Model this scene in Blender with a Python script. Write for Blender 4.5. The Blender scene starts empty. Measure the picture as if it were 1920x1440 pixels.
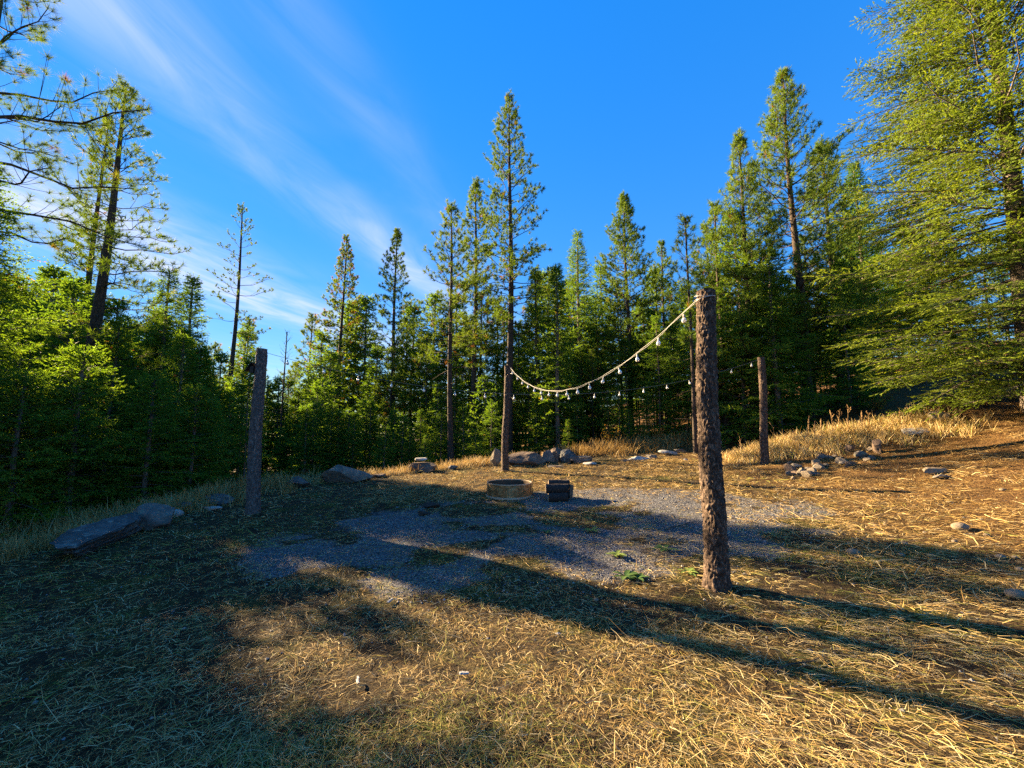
import bpy, bmesh, math, random
import numpy as np
from mathutils import Vector, Matrix

# ------------------------------------------------------------------ camera, light, exposure
scene = bpy.context.scene
COL = scene.collection
CAM_H = 1.6
PITCH = math.atan(0.1034)
F = 776.0                                    # focal length in photo pixels (1920 wide)
cam_d = bpy.data.cameras.new('camera'); cam = bpy.data.objects.new('camera', cam_d); COL.objects.link(cam)
cam_d.sensor_width = 36.0; cam_d.lens = F / 1920 * 36.0
cam_d.clip_start = 0.05; cam_d.clip_end = 3000
cam.location = (0, 0, CAM_H); cam.rotation_euler = (math.pi / 2 + PITCH, 0, 0)
scene.camera = cam

SUN_EL = math.radians(19.0)
SUN_AZ = math.radians(-58.0)                 # clockwise from +Y seen from above
sd = Vector((math.sin(SUN_AZ) * math.cos(SUN_EL), math.cos(SUN_AZ) * math.cos(SUN_EL), math.sin(SUN_EL)))
sun_d = bpy.data.lights.new('sun', 'SUN'); sun = bpy.data.objects.new('sun', sun_d); COL.objects.link(sun)
sun_d.energy = 5.0; sun_d.angle = math.radians(0.5); sun_d.color = (1.0, 0.76, 0.44)
sun.rotation_euler = (-sd).to_track_quat('-Z', 'Y').to_euler(); sun.location = sd * 60
scene.view_settings.view_transform = 'Standard'; scene.view_settings.look = 'None'
scene.view_settings.exposure = 2.88; scene.view_settings.gamma = 1.0
scene.view_settings.use_curve_mapping = False
scene.cycles.use_denoising = False
scene.cycles.sample_clamp_direct = 8.0; scene.cycles.sample_clamp_indirect = 3.0; scene.cycles.max_bounces = 6; scene.cycles.transparent_max_bounces = 8

world = bpy.data.worlds.new('World'); scene.world = world; world.use_nodes = True
nt = world.node_tree; nt.nodes.clear()
def N(tree, typ, **kw):
    n = tree.nodes.new(typ)
    for k, v in kw.items(): setattr(n, k, v)
    return n
def L(tree, a, b): tree.links.new(a, b)
out = N(nt, 'ShaderNodeOutputWorld'); bg = N(nt, 'ShaderNodeBackground')
sky = N(nt, 'ShaderNodeTexSky', sky_type='NISHITA', sun_disc=False)
sky.sun_elevation = SUN_EL; sky.sun_rotation = SUN_AZ; sky.altitude = 900; sky.air_density = 1.0; sky.dust_density = 0.0; sky.ozone_density = 2.5
hsv = N(nt, 'ShaderNodeHueSaturation'); hsv.inputs['Saturation'].default_value = 1.35; hsv.inputs['Hue'].default_value = 0.508
L(nt, sky.outputs[0], hsv.inputs['Color'])
bw = N(nt, 'ShaderNodeRGBToBW'); L(nt, sky.outputs[0], bw.inputs[0])   # even out the glare towards the sun
pwr = N(nt, 'ShaderNodeMath', operation='POWER'); L(nt, bw.outputs[0], pwr.inputs[0]); pwr.inputs[1].default_value = -0.62
flat = N(nt, 'ShaderNodeVectorMath', operation='SCALE'); L(nt, hsv.outputs[0], flat.inputs[0]); L(nt, pwr.outputs[0], flat.inputs['Scale'])
# thin cirrus on a high plane: direction / height
tc = N(nt, 'ShaderNodeTexCoord'); sep = N(nt, 'ShaderNodeSeparateXYZ'); L(nt, tc.outputs['Generated'], sep.inputs[0])
def M(tree, op, a, b=None, clamp=False):
    n = N(tree, 'ShaderNodeMath', operation=op, use_clamp=clamp)
    for i, v in enumerate((a, b)):
        if v is None: continue
        if isinstance(v, (int, float)): n.inputs[i].default_value = v
        else: L(tree, v, n.inputs[i])
    return n.outputs[0]
zc = M(nt, 'MAXIMUM', sep.outputs[2], 0.02)
cx = M(nt, 'DIVIDE', sep.outputs[0], zc); cy = M(nt, 'DIVIDE', sep.outputs[1], zc)
cxr = M(nt, 'SUBTRACT', cx, M(nt, 'MULTIPLY', cy, 0.2))         # across the streaks
def band(center, width, amp):
    d = M(nt, 'DIVIDE', M(nt, 'SUBTRACT', cxr, center), width)
    return M(nt, 'MULTIPLY', M(nt, 'POWER', 2.718, M(nt, 'MULTIPLY', M(nt, 'MULTIPLY', d, d), -1.0)), amp)
comb = N(nt, 'ShaderNodeCombineXYZ'); L(nt, M(nt, 'MULTIPLY', cxr, 2.4), comb.inputs[0]); L(nt, M(nt, 'MULTIPLY', cy, 0.75), comb.inputs[1])
n1 = N(nt, 'ShaderNodeTexNoise'); n1.inputs['Scale'].default_value = 1.6; n1.inputs['Detail'].default_value = 8; n1.inputs['Roughness'].default_value = 0.62; n1.inputs['Distortion'].default_value = 0.9
L(nt, comb.outputs[0], n1.inputs['Vector'])
comb2 = N(nt, 'ShaderNodeCombineXYZ'); L(nt, M(nt, 'MULTIPLY', cxr, 1.0), comb2.inputs[0]); L(nt, M(nt, 'MULTIPLY', cy, 0.9), comb2.inputs[1])
n2 = N(nt, 'ShaderNodeTexNoise'); n2.inputs['Scale'].default_value = 1.1; n2.inputs['Detail'].default_value = 3
L(nt, comb2.outputs[0], n2.inputs['Vector'])
base = M(nt, 'ADD', M(nt, 'ADD', band(-1.16, 0.19, 0.75), band(-2.6, 0.5, 1.6)), band(-0.72, 0.12, 0.30))
base = M(nt, 'ADD', base, band(-5.5, 1.6, 0.3))
wisp = M(nt, 'MULTIPLY', M(nt, 'SUBTRACT', n1.outputs[0], 0.22), 2.0, True)
patch = M(nt, 'MULTIPLY', M(nt, 'SUBTRACT', n2.outputs[0], 0.25), 2.4, True)
dens = M(nt, 'MULTIPLY', M(nt, 'MULTIPLY', base, wisp), patch, True)
mixc = N(nt, 'ShaderNodeMix', data_type='RGBA'); L(nt, dens, mixc.inputs[0]); L(nt, flat.outputs[0], mixc.inputs[6])
mixc.inputs[7].default_value = (1.9, 2.05, 2.6, 1)
L(nt, mixc.outputs[2], bg.inputs[0]); bg.inputs[1].default_value = 0.065
L(nt, bg.outputs[0], out.inputs[0])

# ------------------------------------------------------------------ helpers
rng = np.random.default_rng(7)
cp, sp = math.cos(PITCH), math.sin(PITCH)
def ray(px, py):
    x = (px - 960) / F; u = (720 - py) / F
    return np.array([x, cp - u * sp, sp + u * cp])
def at_depth(px, py, Y):
    d = ray(px, py); return np.array([0, 0, CAM_H]) + d * (Y / d[1])

_perm = np.random.default_rng(3).random((256, 256))
def vnoise(x, y):
    x = np.asarray(x, float); y = np.asarray(y, float)
    xi = np.floor(x).astype(int); yi = np.floor(y).astype(int); fx = x - xi; fy = y - yi
    fx = fx * fx * (3 - 2 * fx); fy = fy * fy * (3 - 2 * fy)
    a = _perm[xi & 255, yi & 255]; b = _perm[(xi + 1) & 255, yi & 255]; c = _perm[xi & 255, (yi + 1) & 255]; d = _perm[(xi + 1) & 255, (yi + 1) & 255]
    return (a * (1 - fx) + b * fx) * (1 - fy) + (c * (1 - fx) + d * fx) * fy
def fbm(x, y, o=4):
    s = 0; a = 0.5
    for _ in range(o): s = s + a * vnoise(x, y); x = x * 2.03 + 17.1; y = y * 2.03 + 9.7; a *= 0.5
    return s
def sstep(a, b, x): t = np.clip((x - a) / (b - a), 0, 1); return t * t * (3 - 2 * t)

EDGE = np.array([(-6.2, -14), (-6.2, 4), (-6.1, 7.0), (-5.9, 9.8), (-4.4, 10.9), (-2.4, 11.9), (0, 13.4), (2.5, 14.2), (6, 15.7), (14, 19), (40, 30)], float)
def edge_dist(x, y):
    best = np.full(np.shape(x), 1e9); sgn = np.ones(np.shape(x))
    for a, b in zip(EDGE[:-1], EDGE[1:]):
        ab = b - a; t = np.clip(((x - a[0]) * ab[0] + (y - a[1]) * ab[1]) / (ab @ ab), 0, 1)
        dx = x - a[0] - t * ab[0]; dy = y - a[1] - t * ab[1]; d = np.hypot(dx, dy)
        cr = ab[0] * dy - ab[1] * dx
        m = d < best; best = np.where(m, d, best); sgn = np.where(m, np.sign(cr), sgn)
    return best * sgn
def height(x, y, fine=True):
    x = np.asarray(x, float); y = np.asarray(y, float)
    h = 0.055 * np.maximum(np.minimum(y, 16) - 4, 0) + 0.03 * np.clip(x, -7, 14)
    xr = np.clip(x - 4.5, 0, None)
    h = h + np.where(xr < 6.5, 0.024 * xr ** 2, 0.024 * 42.25 + 0.2 * np.minimum(xr - 6.5, 40)) * (0.55 + 0.45 * sstep(1, 7, y))
    d = edge_dist(x, y)
    w = 1 - sstep(-1, 5, x)
    sl = 0.13 + 0.19 * sstep(6, 11, y)
    do = np.maximum(d - 0.2, 0)
    h = h - w * (sl * np.minimum(do, 10) + 0.10 * np.clip(do - 10, 0, 70))
    h = h + (1 - w) * 0.03 * np.minimum(do, 60)
    # berm with rubble right of the far right post, and the dip of the track behind it
    bx = (x - 9.0); by = (y - 11.2) + 0.18 * bx
    h = h + 0.42 * np.exp(-(by / 1.0) ** 2) * sstep(5.6, 8.0, x) * (1 - sstep(13, 19, x))
    h = h - 0.35 * np.exp(-((by - 3.2) / 1.5) ** 2) * sstep(6, 9, x) * (1 - sstep(16, 24, x))
    if fine:
        near = np.exp(-np.hypot(x, y - 5) / 30)
        h = h + near * (0.10 * (fbm(x * 0.35, y * 0.35, 3) - 0.45) + 0.05 * (fbm(x * 1.3 + 5, y * 1.3, 3) - 0.45) + 0.02 * (vnoise(x * 6, y * 6) - 0.5))
    return h
def H1(x, y): return float(height(np.array([x]), np.array([y]))[0])
def gpt(px, py):
    """ground point seen at a photo pixel"""
    d = ray(px, py); t = np.linspace(0.8, 60, 6000)
    p = np.array([0, 0, CAM_H])[None] + d[None] * t[:, None]
    below = p[:, 2] < height(p[:, 0], p[:, 1])
    i = int(np.argmax(below)) if below.any() else len(t) - 1
    return p[i]
def gravel(x, y):
    """how much of the ground is bare grey gravel (0-1)"""
    e = ((x - 1.0 - 0.25 * (y - 6.6)) / 4.6) ** 2 + ((y - 6.4 - 0.10 * x) / 2.4) ** 2
    g = 1 - sstep(0.45, 1.15, e + 0.55 * (fbm(x * 0.8 + 3, y * 0.8 + 1, 3) - 0.45))
    return g * sstep(0.36, 0.66, fbm(x * 1.1 + 31, y * 1.5 + 11, 5) + 0.07)

def link(o, parent=None):
    COL.objects.link(o)
    if parent is not None: o.parent = parent
    return o
def tag(o, label=None, cat=None, group=None, kind=None):
    for k, v in (('label', label), ('category', cat), ('group', group), ('kind', kind)):
        if v: o[k] = v
    return o
def empty(name, loc, rz=0.0):
    o = bpy.data.objects.new(name, None); link(o); o.location = tuple(float(v) for v in loc); o.rotation_euler = (0, 0, rz); o.empty_display_size = 0.2
    return o
def mesh_np(name, V, tris=None, quads=None, mat=None, smooth=False, attrs=None):
    me = bpy.data.meshes.new(name)
    V = np.ascontiguousarray(V, np.float32)
    T = np.zeros((0, 3), np.int32) if tris is None else np.asarray(tris, np.int32)
    Q = np.zeros((0, 4), np.int32) if quads is None else np.asarray(quads, np.int32)
    me.vertices.add(len(V)); me.vertices.foreach_set('co', V.ravel())
    me.loops.add(len(T) * 3 + len(Q) * 4); me.polygons.add(len(T) + len(Q))
    me.loops.foreach_set('vertex_index', np.concatenate([T.ravel(), Q.ravel()]).astype(np.int32))
    st = np.concatenate([np.arange(len(T)) * 3, len(T) * 3 + np.arange(len(Q)) * 4]).astype(np.int32)
    me.polygons.foreach_set('loop_start', st)
    me.polygons.foreach_set('use_smooth', np.full(len(T) + len(Q), smooth))
    for k, v in (attrs or {}).items():
        a = me.attributes.new(k, 'FLOAT', 'POINT'); a.data.foreach_set('value', np.asarray(v, np.float32))
    me.update(calc_edges=True)
    if mat: me.materials.append(mat)
    return me
def obj_np(name, V, tris=None, quads=None, mat=None, parent=None, smooth=False, attrs=None):
    return link(bpy.data.objects.new(name, mesh_np(name, V, tris, quads, mat, smooth, attrs)), parent)
def norm(v): return v / np.maximum(np.linalg.norm(v, axis=-1, keepdims=True), 1e-9)
def tubes(P, R, sides=5):
    """P (m,n,3) R (m,n) -> verts, quads for m open tubes"""
    m, n = P.shape[:2]
    T = norm(np.gradient(P, axis=1))
    ref = np.where(np.abs(T[:, :1, 2:3]) > 0.9, np.array([1.0, 0, 0]), np.array([0, 0, 1.0]))
    A = norm(np.cross(T, np.broadcast_to(ref, T.shape))); B = np.cross(T, A)
    th = np.arange(sides) * 2 * np.pi / sides
    V = P[:, :, None] + R[:, :, None, None] * (np.cos(th)[None, None, :, None] * A[:, :, None] + np.sin(th)[None, None, :, None] * B[:, :, None])
    idx = np.arange(m * n * sides).reshape(m, n, sides); nx = np.roll(idx, -1, axis=2)
    Q = np.stack([idx[:, :-1], nx[:, :-1], nx[:, 1:], idx[:, 1:]], -1).reshape(-1, 4)
    return V.reshape(-1, 3), Q
class Acc:
    def __init__(s): s.V = []; s.T = []; s.Q = []; s.A = []; s.n = 0
    def add(s, V, T=None, Q=None, a=None):
        if T is not None: s.T.append(np.asarray(T) + s.n)
        if Q is not None: s.Q.append(np.asarray(Q) + s.n)
        s.V.append(V); s.A.append(np.zeros(len(V)) if a is None else a); s.n += len(V)
    def mesh(s, name, mat, smooth=False):
        return mesh_np(name, np.concatenate(s.V), np.concatenate(s.T) if s.T else None, np.concatenate(s.Q) if s.Q else None, mat, smooth, {'tone': np.concatenate(s.A)})
def rag(c):
    c = np.asarray(c, int); return np.repeat(np.arange(len(c)), c), np.arange(c.sum()) - np.repeat(np.cumsum(c) - c, c)

# ------------------------------------------------------------------ materials
def new_mat(name):
    m = bpy.data.materials.new(name); m.use_nodes = True; t = m.node_tree; t.nodes.clear()
    o = N(t, 'ShaderNodeOutputMaterial'); b = N(t, 'ShaderNodeBsdfPrincipled'); L(t, b.outputs[0], o.inputs[0])
    b.inputs['Specular IOR Level'].default_value = 0.25; b.inputs['Roughness'].default_value = 0.85
    return m, t, b, o
def ramp(t, fac, stops):
    r = N(t, 'ShaderNodeValToRGB'); e = r.color_ramp.elements
    while len(e) < len(stops): e.new(0.5)
    for i, (p, c) in enumerate(stops): e[i].position = p; e[i].color = (*c, 1)
    L(t, fac, r.inputs[0]); return r.outputs[0]
def noise(t, vec, scale, detail=4, rough=0.55, dist=0.0):
    n = N(t, 'ShaderNodeTexNoise'); n.inputs['Scale'].default_value = scale; n.inputs['Detail'].default_value = detail; n.inputs['Roughness'].default_value = rough; n.inputs['Distortion'].default_value = dist
    if vec is not None: L(t, vec, n.inputs['Vector'])
    return n.outputs[0]
def bump(t, b, hgt, strength, dist):
    n = N(t, 'ShaderNodeBump'); n.inputs['Strength'].default_value = strength; n.inputs['Distance'].default_value = dist; L(t, hgt, n.inputs['Height']); L(t, n.outputs[0], b.inputs['Normal'])
def mixc_(t, f, a, b):
    n = N(t, 'ShaderNodeMix', data_type='RGBA')
    if isinstance(f, (int, float)): n.inputs[0].default_value = f
    else: L(t, f, n.inputs[0])
    for s, v in ((6, a), (7, b)):
        if isinstance(v, tuple): n.inputs[s].default_value = (*v, 1)
        else: L(t, v, n.inputs[s])
    return n.outputs[2]
def attr(t, name): n = N(t, 'ShaderNodeAttribute'); n.attribute_name = name; return n.outputs['Fac']
def ocoord(t, scale=None):
    c = N(t, 'ShaderNodeTexCoord').outputs['Object']
    if scale is None: return c
    mp = N(t, 'ShaderNodeMapping'); mp.inputs['Scale'].default_value = scale; L(t, c, mp.inputs[0]); return mp.outputs[0]
def foliage_mat(name, stops, transl, tcol):
    m, t, b, o = new_mat(name); b.inputs['Roughness'].default_value = 0.7; b.inputs['Specular IOR Level'].default_value = 0.12
    rnd = N(t, 'ShaderNodeObjectInfo').outputs['Random']
    f = M(t, 'ADD', attr(t, 'tone'), M(t, 'MULTIPLY', M(t, 'SUBTRACT', rnd, 0.5), 0.14), True)
    c = ramp(t, f, stops); L(t, c, b.inputs['Base Color'])
    tr = N(t, 'ShaderNodeBsdfTranslucent'); mx = N(t, 'ShaderNodeMix', data_type='RGBA', blend_type='MULTIPLY'); mx.inputs[0].default_value = 1
    L(t, c, mx.inputs[6]); mx.inputs[7].default_value = (*tcol, 1); L(t, mx.outputs[2], tr.inputs[0])
    ms = N(t, 'ShaderNodeMixShader'); ms.inputs[0].default_value = transl; L(t, b.outputs[0], ms.inputs[1]); L(t, tr.outputs[0], ms.inputs[2]); L(t, ms.outputs[0], o.inputs[0])
    return m
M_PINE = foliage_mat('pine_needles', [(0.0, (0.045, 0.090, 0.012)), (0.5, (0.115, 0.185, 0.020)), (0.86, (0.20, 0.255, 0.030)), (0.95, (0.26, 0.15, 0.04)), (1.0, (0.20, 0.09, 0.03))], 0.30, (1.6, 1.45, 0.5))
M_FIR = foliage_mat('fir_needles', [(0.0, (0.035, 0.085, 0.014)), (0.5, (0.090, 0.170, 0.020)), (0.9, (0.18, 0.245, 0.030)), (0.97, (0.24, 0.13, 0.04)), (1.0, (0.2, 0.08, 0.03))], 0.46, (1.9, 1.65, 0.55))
M_FIR_LIT = foliage_mat('sunlit_fir_needles', [(0.0, (0.060, 0.110, 0.016)), (0.5, (0.150, 0.210, 0.024)), (0.9, (0.25, 0.285, 0.036)), (0.985, (0.26, 0.16, 0.05)), (1.0, (0.28, 0.10, 0.03))], 0.42, (1.6, 1.45, 0.6))  # lighter, yellower copy of the fir needles; sunlight put into the colour
M_STRAW = foliage_mat('dry_straw', [(0.0, (0.10, 0.062, 0.026)), (0.3, (0.26, 0.16, 0.055)), (0.6, (0.42, 0.28, 0.095)), (0.85, (0.66, 0.53, 0.29)), (0.93, (0.30, 0.28, 0.06)), (1.0, (0.20, 0.22, 0.04))], 0.2, (1.1, 1.0, 0.8))
M_WEED = foliage_mat('green_weed_leaves', [(0.0, (0.05, 0.11, 0.03)), (1.0, (0.20, 0.26, 0.06))], 0.3, (1.3, 1.3, 0.7))
M_LEAF = foliage_mat('yellow_shrub_leaves', [(0.0, (0.10, 0.13, 0.02)), (0.6, (0.26, 0.22, 0.03)), (1.0, (0.36, 0.15, 0.03))], 0.4, (1.3, 1.2, 0.7))

def bark_mat(name, dark, mid, light, sc=1.0, bstr=0.7):
    m, t, b, o = new_mat(name)
    v = ocoord(t, (9 * sc, 9 * sc, 4.2 * sc)); a = noise(t, v, 2.2, 6, 0.65, 0.6); c2 = noise(t, ocoord(t), 22 * sc, 5, 0.7)
    f = M(t, 'ADD', M(t, 'MULTIPLY', a, 0.65), M(t, 'MULTIPLY', c2, 0.35))
    L(t, ramp(t, f, [(0.37, dark), (0.51, mid), (0.67, light)]), b.inputs['Base Color'])
    bump(t, b, f, bstr, 0.03); b.inputs['Roughness'].default_value = 0.9
    return m
M_BARKP = bark_mat('pine_bark', (0.018, 0.013, 0.010), (0.052, 0.036, 0.026), (0.135, 0.092, 0.064))
M_BARKF = bark_mat('fir_bark', (0.045, 0.036, 0.028), (0.13, 0.10, 0.078), (0.30, 0.24, 0.19))
M_TWIG = bark_mat('twig_bark', (0.028, 0.020, 0.014), (0.065, 0.045, 0.030), (0.12, 0.085, 0.06), 2)
M_POST = bark_mat('post_bark', (0.014, 0.010, 0.008), (0.072, 0.046, 0.032), (0.30, 0.205, 0.145), 1.9, 1.0)
M_POSTG = bark_mat('weathered_grey_bark', (0.028, 0.023, 0.020), (0.105, 0.085, 0.075), (0.28, 0.235, 0.205), 1.9, 1.0)
M_CHAR = bark_mat('charred_bark', (0.014, 0.011, 0.010), (0.040, 0.028, 0.024), (0.11, 0.075, 0.055), 2.5, 0.9)
def wood_end(name, a, c):
    m, t, b, o = new_mat(name)
    w = N(t, 'ShaderNodeTexWave', wave_type='RINGS', rings_direction='Z'); w.inputs['Scale'].default_value = 14; w.inputs['Distortion'].default_value = 3; w.inputs['Detail'].default_value = 3
    L(t, ocoord(t), w.inputs['Vector']); L(t, ramp(t, w.outputs['Fac'], [(0.1, a), (0.9, c)]), b.inputs['Base Color']); bump(t, b, w.outputs['Fac'], 0.3, 0.004); return m
M_CUT = wood_end('cut_wood', (0.20, 0.14, 0.085), (0.34, 0.25, 0.16))
M_CUTD = wood_end('weathered_cut_wood', (0.10, 0.070, 0.045), (0.20, 0.145, 0.10))
def rock_mat(name, stops, lichen=None, layer=0.0):
    m, t, b, o = new_mat(name)
    v = ocoord(t, (1, 1, 1 + layer)); a = noise(t, v, 5, 8, 0.68, 0.4); s = noise(t, ocoord(t), 45, 4, 0.7)
    f = M(t, 'ADD', M(t, 'MULTIPLY', a, 0.7), M(t, 'MULTIPLY', s, 0.3)); c = ramp(t, f, stops)
    if lichen:
        l = noise(t, ocoord(t), 9, 5, 0.7); c = mixc_(t, M(t, 'MULTIPLY', M(t, 'SUBTRACT', l, 0.56), 7, True), c, lichen)
    L(t, c, b.inputs['Base Color']); bump(t, b, f, 0.8, 0.035); b.inputs['Roughness'].default_value = 0.82; return m
M_SLATE = rock_mat('dark_slate', [(0.3, (0.020, 0.020, 0.020)), (0.5, (0.070, 0.068, 0.064)), (0.7, (0.21, 0.20, 0.18))], (0.27, 0.26, 0.21), 5)
M_ROCK = rock_mat('grey_brown_rock', [(0.3, (0.045, 0.038, 0.032)), (0.5, (0.125, 0.105, 0.088)), (0.7, (0.27, 0.235, 0.195))], (0.24, 0.22, 0.12))
M_ROCKB = rock_mat('brown_rock', [(0.3, (0.045, 0.030, 0.022)), (0.5, (0.12, 0.080, 0.055)), (0.7, (0.25, 0.18, 0.125))])
M_PALE = rock_mat('pale_stone', [(0.25, (0.16, 0.145, 0.125)), (0.5, (0.34, 0.315, 0.28)), (0.75, (0.52, 0.49, 0.44))])
M_COB = rock_mat('cobble', [(0.25, (0.10, 0.075, 0.05)), (0.5, (0.20, 0.155, 0.105)), (0.75, (0.31, 0.25, 0.18))])

def rust():
    m, t, b, o = new_mat('rusty_steel'); a = noise(t, ocoord(t, (3, 3, 7)), 2.4, 7, 0.65, 0.5)
    L(t, ramp(t, a, [(0.32, (0.10, 0.045, 0.018)), (0.48, (0.26, 0.135, 0.050)), (0.62, (0.40, 0.26, 0.12)), (0.75, (0.45, 0.36, 0.24))]), b.inputs['Base Color'])
    b.inputs['Metallic'].default_value = 0.35; b.inputs['Roughness'].default_value = 0.55; bump(t, b, a, 0.2, 0.004); return m
M_RUST = rust()
def plain(name, col, rough=0.6, metal=0.0, spec=0.3):
    m, t, b, o = new_mat(name); n = noise(t, ocoord(t), 40, 4)
    L(t, mixc_(t, M(t, 'MULTIPLY', n, 0.6), col, tuple(v * 0.6 for v in col)), b.inputs['Base Color']); b.inputs['Roughness'].default_value = rough; b.inputs['Metallic'].default_value = metal; b.inputs['Specular IOR Level'].default_value = spec; return m
M_IRON = plain('dark_iron', (0.05, 0.035, 0.028), 0.6, 0.5)
M_RIMS = plain('pale_steel_highlight', (0.50, 0.38, 0.27), 0.5, 0.3)  # pale steel; on the top rim an edge highlight painted into the colour
M_SOOT = plain('sooty_steel', (0.10, 0.065, 0.04), 0.6, 0.3)
M_ASH = plain('grey_ash', (0.13, 0.11, 0.095), 0.95)
M_CABLE = plain('white_cable', (0.42, 0.40, 0.36), 0.5)
M_CABLED = plain('dark_cable', (0.16, 0.15, 0.13), 0.5)
M_BLACK = plain('black_plastic', (0.018, 0.018, 0.02), 0.4)
M_WIRE = plain('galvanised_wire', (0.42, 0.40, 0.37), 0.4, 0.6)
M_SPIKE = bark_mat('dead_seed_spike', (0.09, 0.05, 0.022), (0.24, 0.14, 0.06), (0.46, 0.31, 0.15), 4)
M_SOILD = plain('dark_dirt', (0.040, 0.028, 0.020), 0.95)
def bulb_mat():
    m, t, b, o = new_mat('bulb_glass'); b.inputs['Base Color'].default_value = (0.86, 0.85, 0.82, 1); b.inputs['Roughness'].default_value = 0.08; b.inputs['Transmission Weight'].default_value = 0.45; b.inputs['IOR'].default_value = 1.3; b.inputs['Specular IOR Level'].default_value = 0.6
    L(t, mixc_(t, noise(t, ocoord(t), 6), (0.88, 0.87, 0.84), (0.78, 0.77, 0.74)), b.inputs['Base Color']); return m
M_BULB = bulb_mat()
def ground_mat():
    m, t, b, o = new_mat('ground'); P = ocoord(t)
    big = noise(t, P, 0.7, 4, 0.6); mid = noise(t, P, 4.5, 6, 0.65, 0.5); fin = noise(t, P, 38, 5, 0.7); st = noise(t, P, 90, 3, 0.6)
    soil = ramp(t, M(t, 'ADD', M(t, 'MULTIPLY', mid, 0.5), M(t, 'MULTIPLY', fin, 0.5)), [(0.38, (0.012, 0.009, 0.006)), (0.52, (0.045, 0.030, 0.016)), (0.65, (0.15, 0.100, 0.042)), (0.76, (0.32, 0.22, 0.10))])
    moss = ramp(t, fin, [(0.36, (0.012, 0.014, 0.004)), (0.7, (0.13, 0.125, 0.022))])
    c = mixc_(t, M(t, 'MULTIPLY', M(t, 'SUBTRACT', noise(t, P, 1.6, 5, 0.6), 0.50), 5.0, True), soil, moss)
    need = ramp(t, fin, [(0.37, (0.022, 0.011, 0.005)), (0.52, (0.13, 0.066, 0.022)), (0.68, (0.38, 0.22, 0.075))])
    c = mixc_(t, attr(t, 'needle'), c, need)
    vo = N(t, 'ShaderNodeTexVoronoi'); vo.inputs['Scale'].default_value = 60; L(t, P, vo.inputs['Vector'])
    gv = N(t, 'ShaderNodeSeparateColor'); L(t, vo.outputs['Color'], gv.inputs[0])
    grav = ramp(t, M(t, 'ADD', M(t, 'MULTIPLY', gv.outputs[0], 0.6), M(t, 'MULTIPLY', M(t, 'SUBTRACT', 0.6, vo.outputs['Distance']), 0.5)), [(0.15, (0.05, 0.048, 0.05)), (0.5, (0.15, 0.145, 0.145)), (0.9, (0.30, 0.29, 0.28))])
    gm = M(t, 'MULTIPLY', M(t, 'SUBTRACT', M(t, 'ADD', attr(t, 'gravel'), M(t, 'MULTIPLY', M(t, 'SUBTRACT', mid, 0.5), 0.7)), 0.32), 4.0, True)
    c = mixc_(t, gm, c, grav)
    L(t, c, b.inputs['Base Color']); b.inputs['Roughness'].default_value = 0.95; b.inputs['Specular IOR Level'].default_value = 0.1
    bump(t, b, M(t, 'ADD', M(t, 'MULTIPLY', fin, 0.8), M(t, 'MULTIPLY', st, 0.4)), 1.0, 0.04); return m
M_GROUND = ground_mat()
def gravel_mat():
    m, t, b, o = new_mat('gravel'); L(t, ramp(t, attr(t, 'tone'), [(0.0, (0.06, 0.058, 0.06)), (0.5, (0.15, 0.145, 0.14)), (0.9, (0.29, 0.28, 0.265)), (1.0, (0.40, 0.31, 0.21))]), b.inputs['Base Color']); return m
M_GRAV = gravel_mat()

# ------------------------------------------------------------------ ground
n = 336; u = np.linspace(-1, 1, n); ax = 1.98 * np.sinh(6 * u)
X, Y = np.meshgrid(ax, ax + 5, indexing='xy'); Xf, Yf = X.ravel(), Y.ravel()
Zf = height(Xf, Yf)
i = np.arange(n * n).reshape(n, n); Q = np.stack([i[:-1, :-1], i[:-1, 1:], i[1:, 1:], i[1:, :-1]], -1).reshape(-1, 4)
dE = edge_dist(Xf, Yf)
needle = np.clip(0.85 * sstep(3.6, 6.5, Xf + 1.2 * (fbm(Xf * .7, Yf * .7, 3) - .45)) * sstep(3.5, 7.5, Yf + 0.45 * Xf) + sstep(1.0, 3, dE) * 0.7, 0, 1)
g_obj = obj_np('ground', np.stack([Xf, Yf, Zf], 1), None, Q, M_GROUND, smooth=True, attrs={'gravel': gravel(Xf, Yf), 'needle': needle})
tag(g_obj, 'dry grassy clearing with a gravel patch sloping up to the right', 'ground', kind='structure')

# ------------------------------------------------------------------ trees
def needles(P, D, ln, w, tone):
    k = len(P); S = norm(np.cross(D, rng.normal(size=(k, 3)))) * (np.broadcast_to(w, (k,))[:, None] * 0.5)
    V = np.stack([P + S, P - S, P + D * np.broadcast_to(ln, (k,))[:, None]], 1).reshape(-1, 3)
    return V, np.arange(3 * k).reshape(-1, 3), np.repeat(tone, 3)
def trunk_geo(acc, H, r0, lean, seed, sides=10, nseg=14, top=0.02):
    u = np.linspace(0, 1, nseg) ** 0.9; r = np.random.default_rng(seed)
    ph = r.random(4) * 6.28; wob = 0.010 * H
    P = np.stack([lean[0] * u + wob * np.sin(u * 5 + ph[0]) * u * (1 - u) * 2, lean[1] * u + wob * np.sin(u * 4 + ph[1]) * u * (1 - u) * 2, u * H - 0.25 * (u == 0)], 1)
    R = (r0 - top) * (1 - u) ** 0.85 + top; R[0] *= 1.3; R[1] *= 1.06
    V, q = tubes(P[None], R[None], sides); acc.add(V, Q=q)
    return lambda z: np.stack([np.interp(z, P[:, 2], P[:, 0]), np.interp(z, P[:, 2], P[:, 1]), z], -1), lambda z: np.interp(z, P[:, 2], R)
UP = np.array([0, 0, 1.0])
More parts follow.
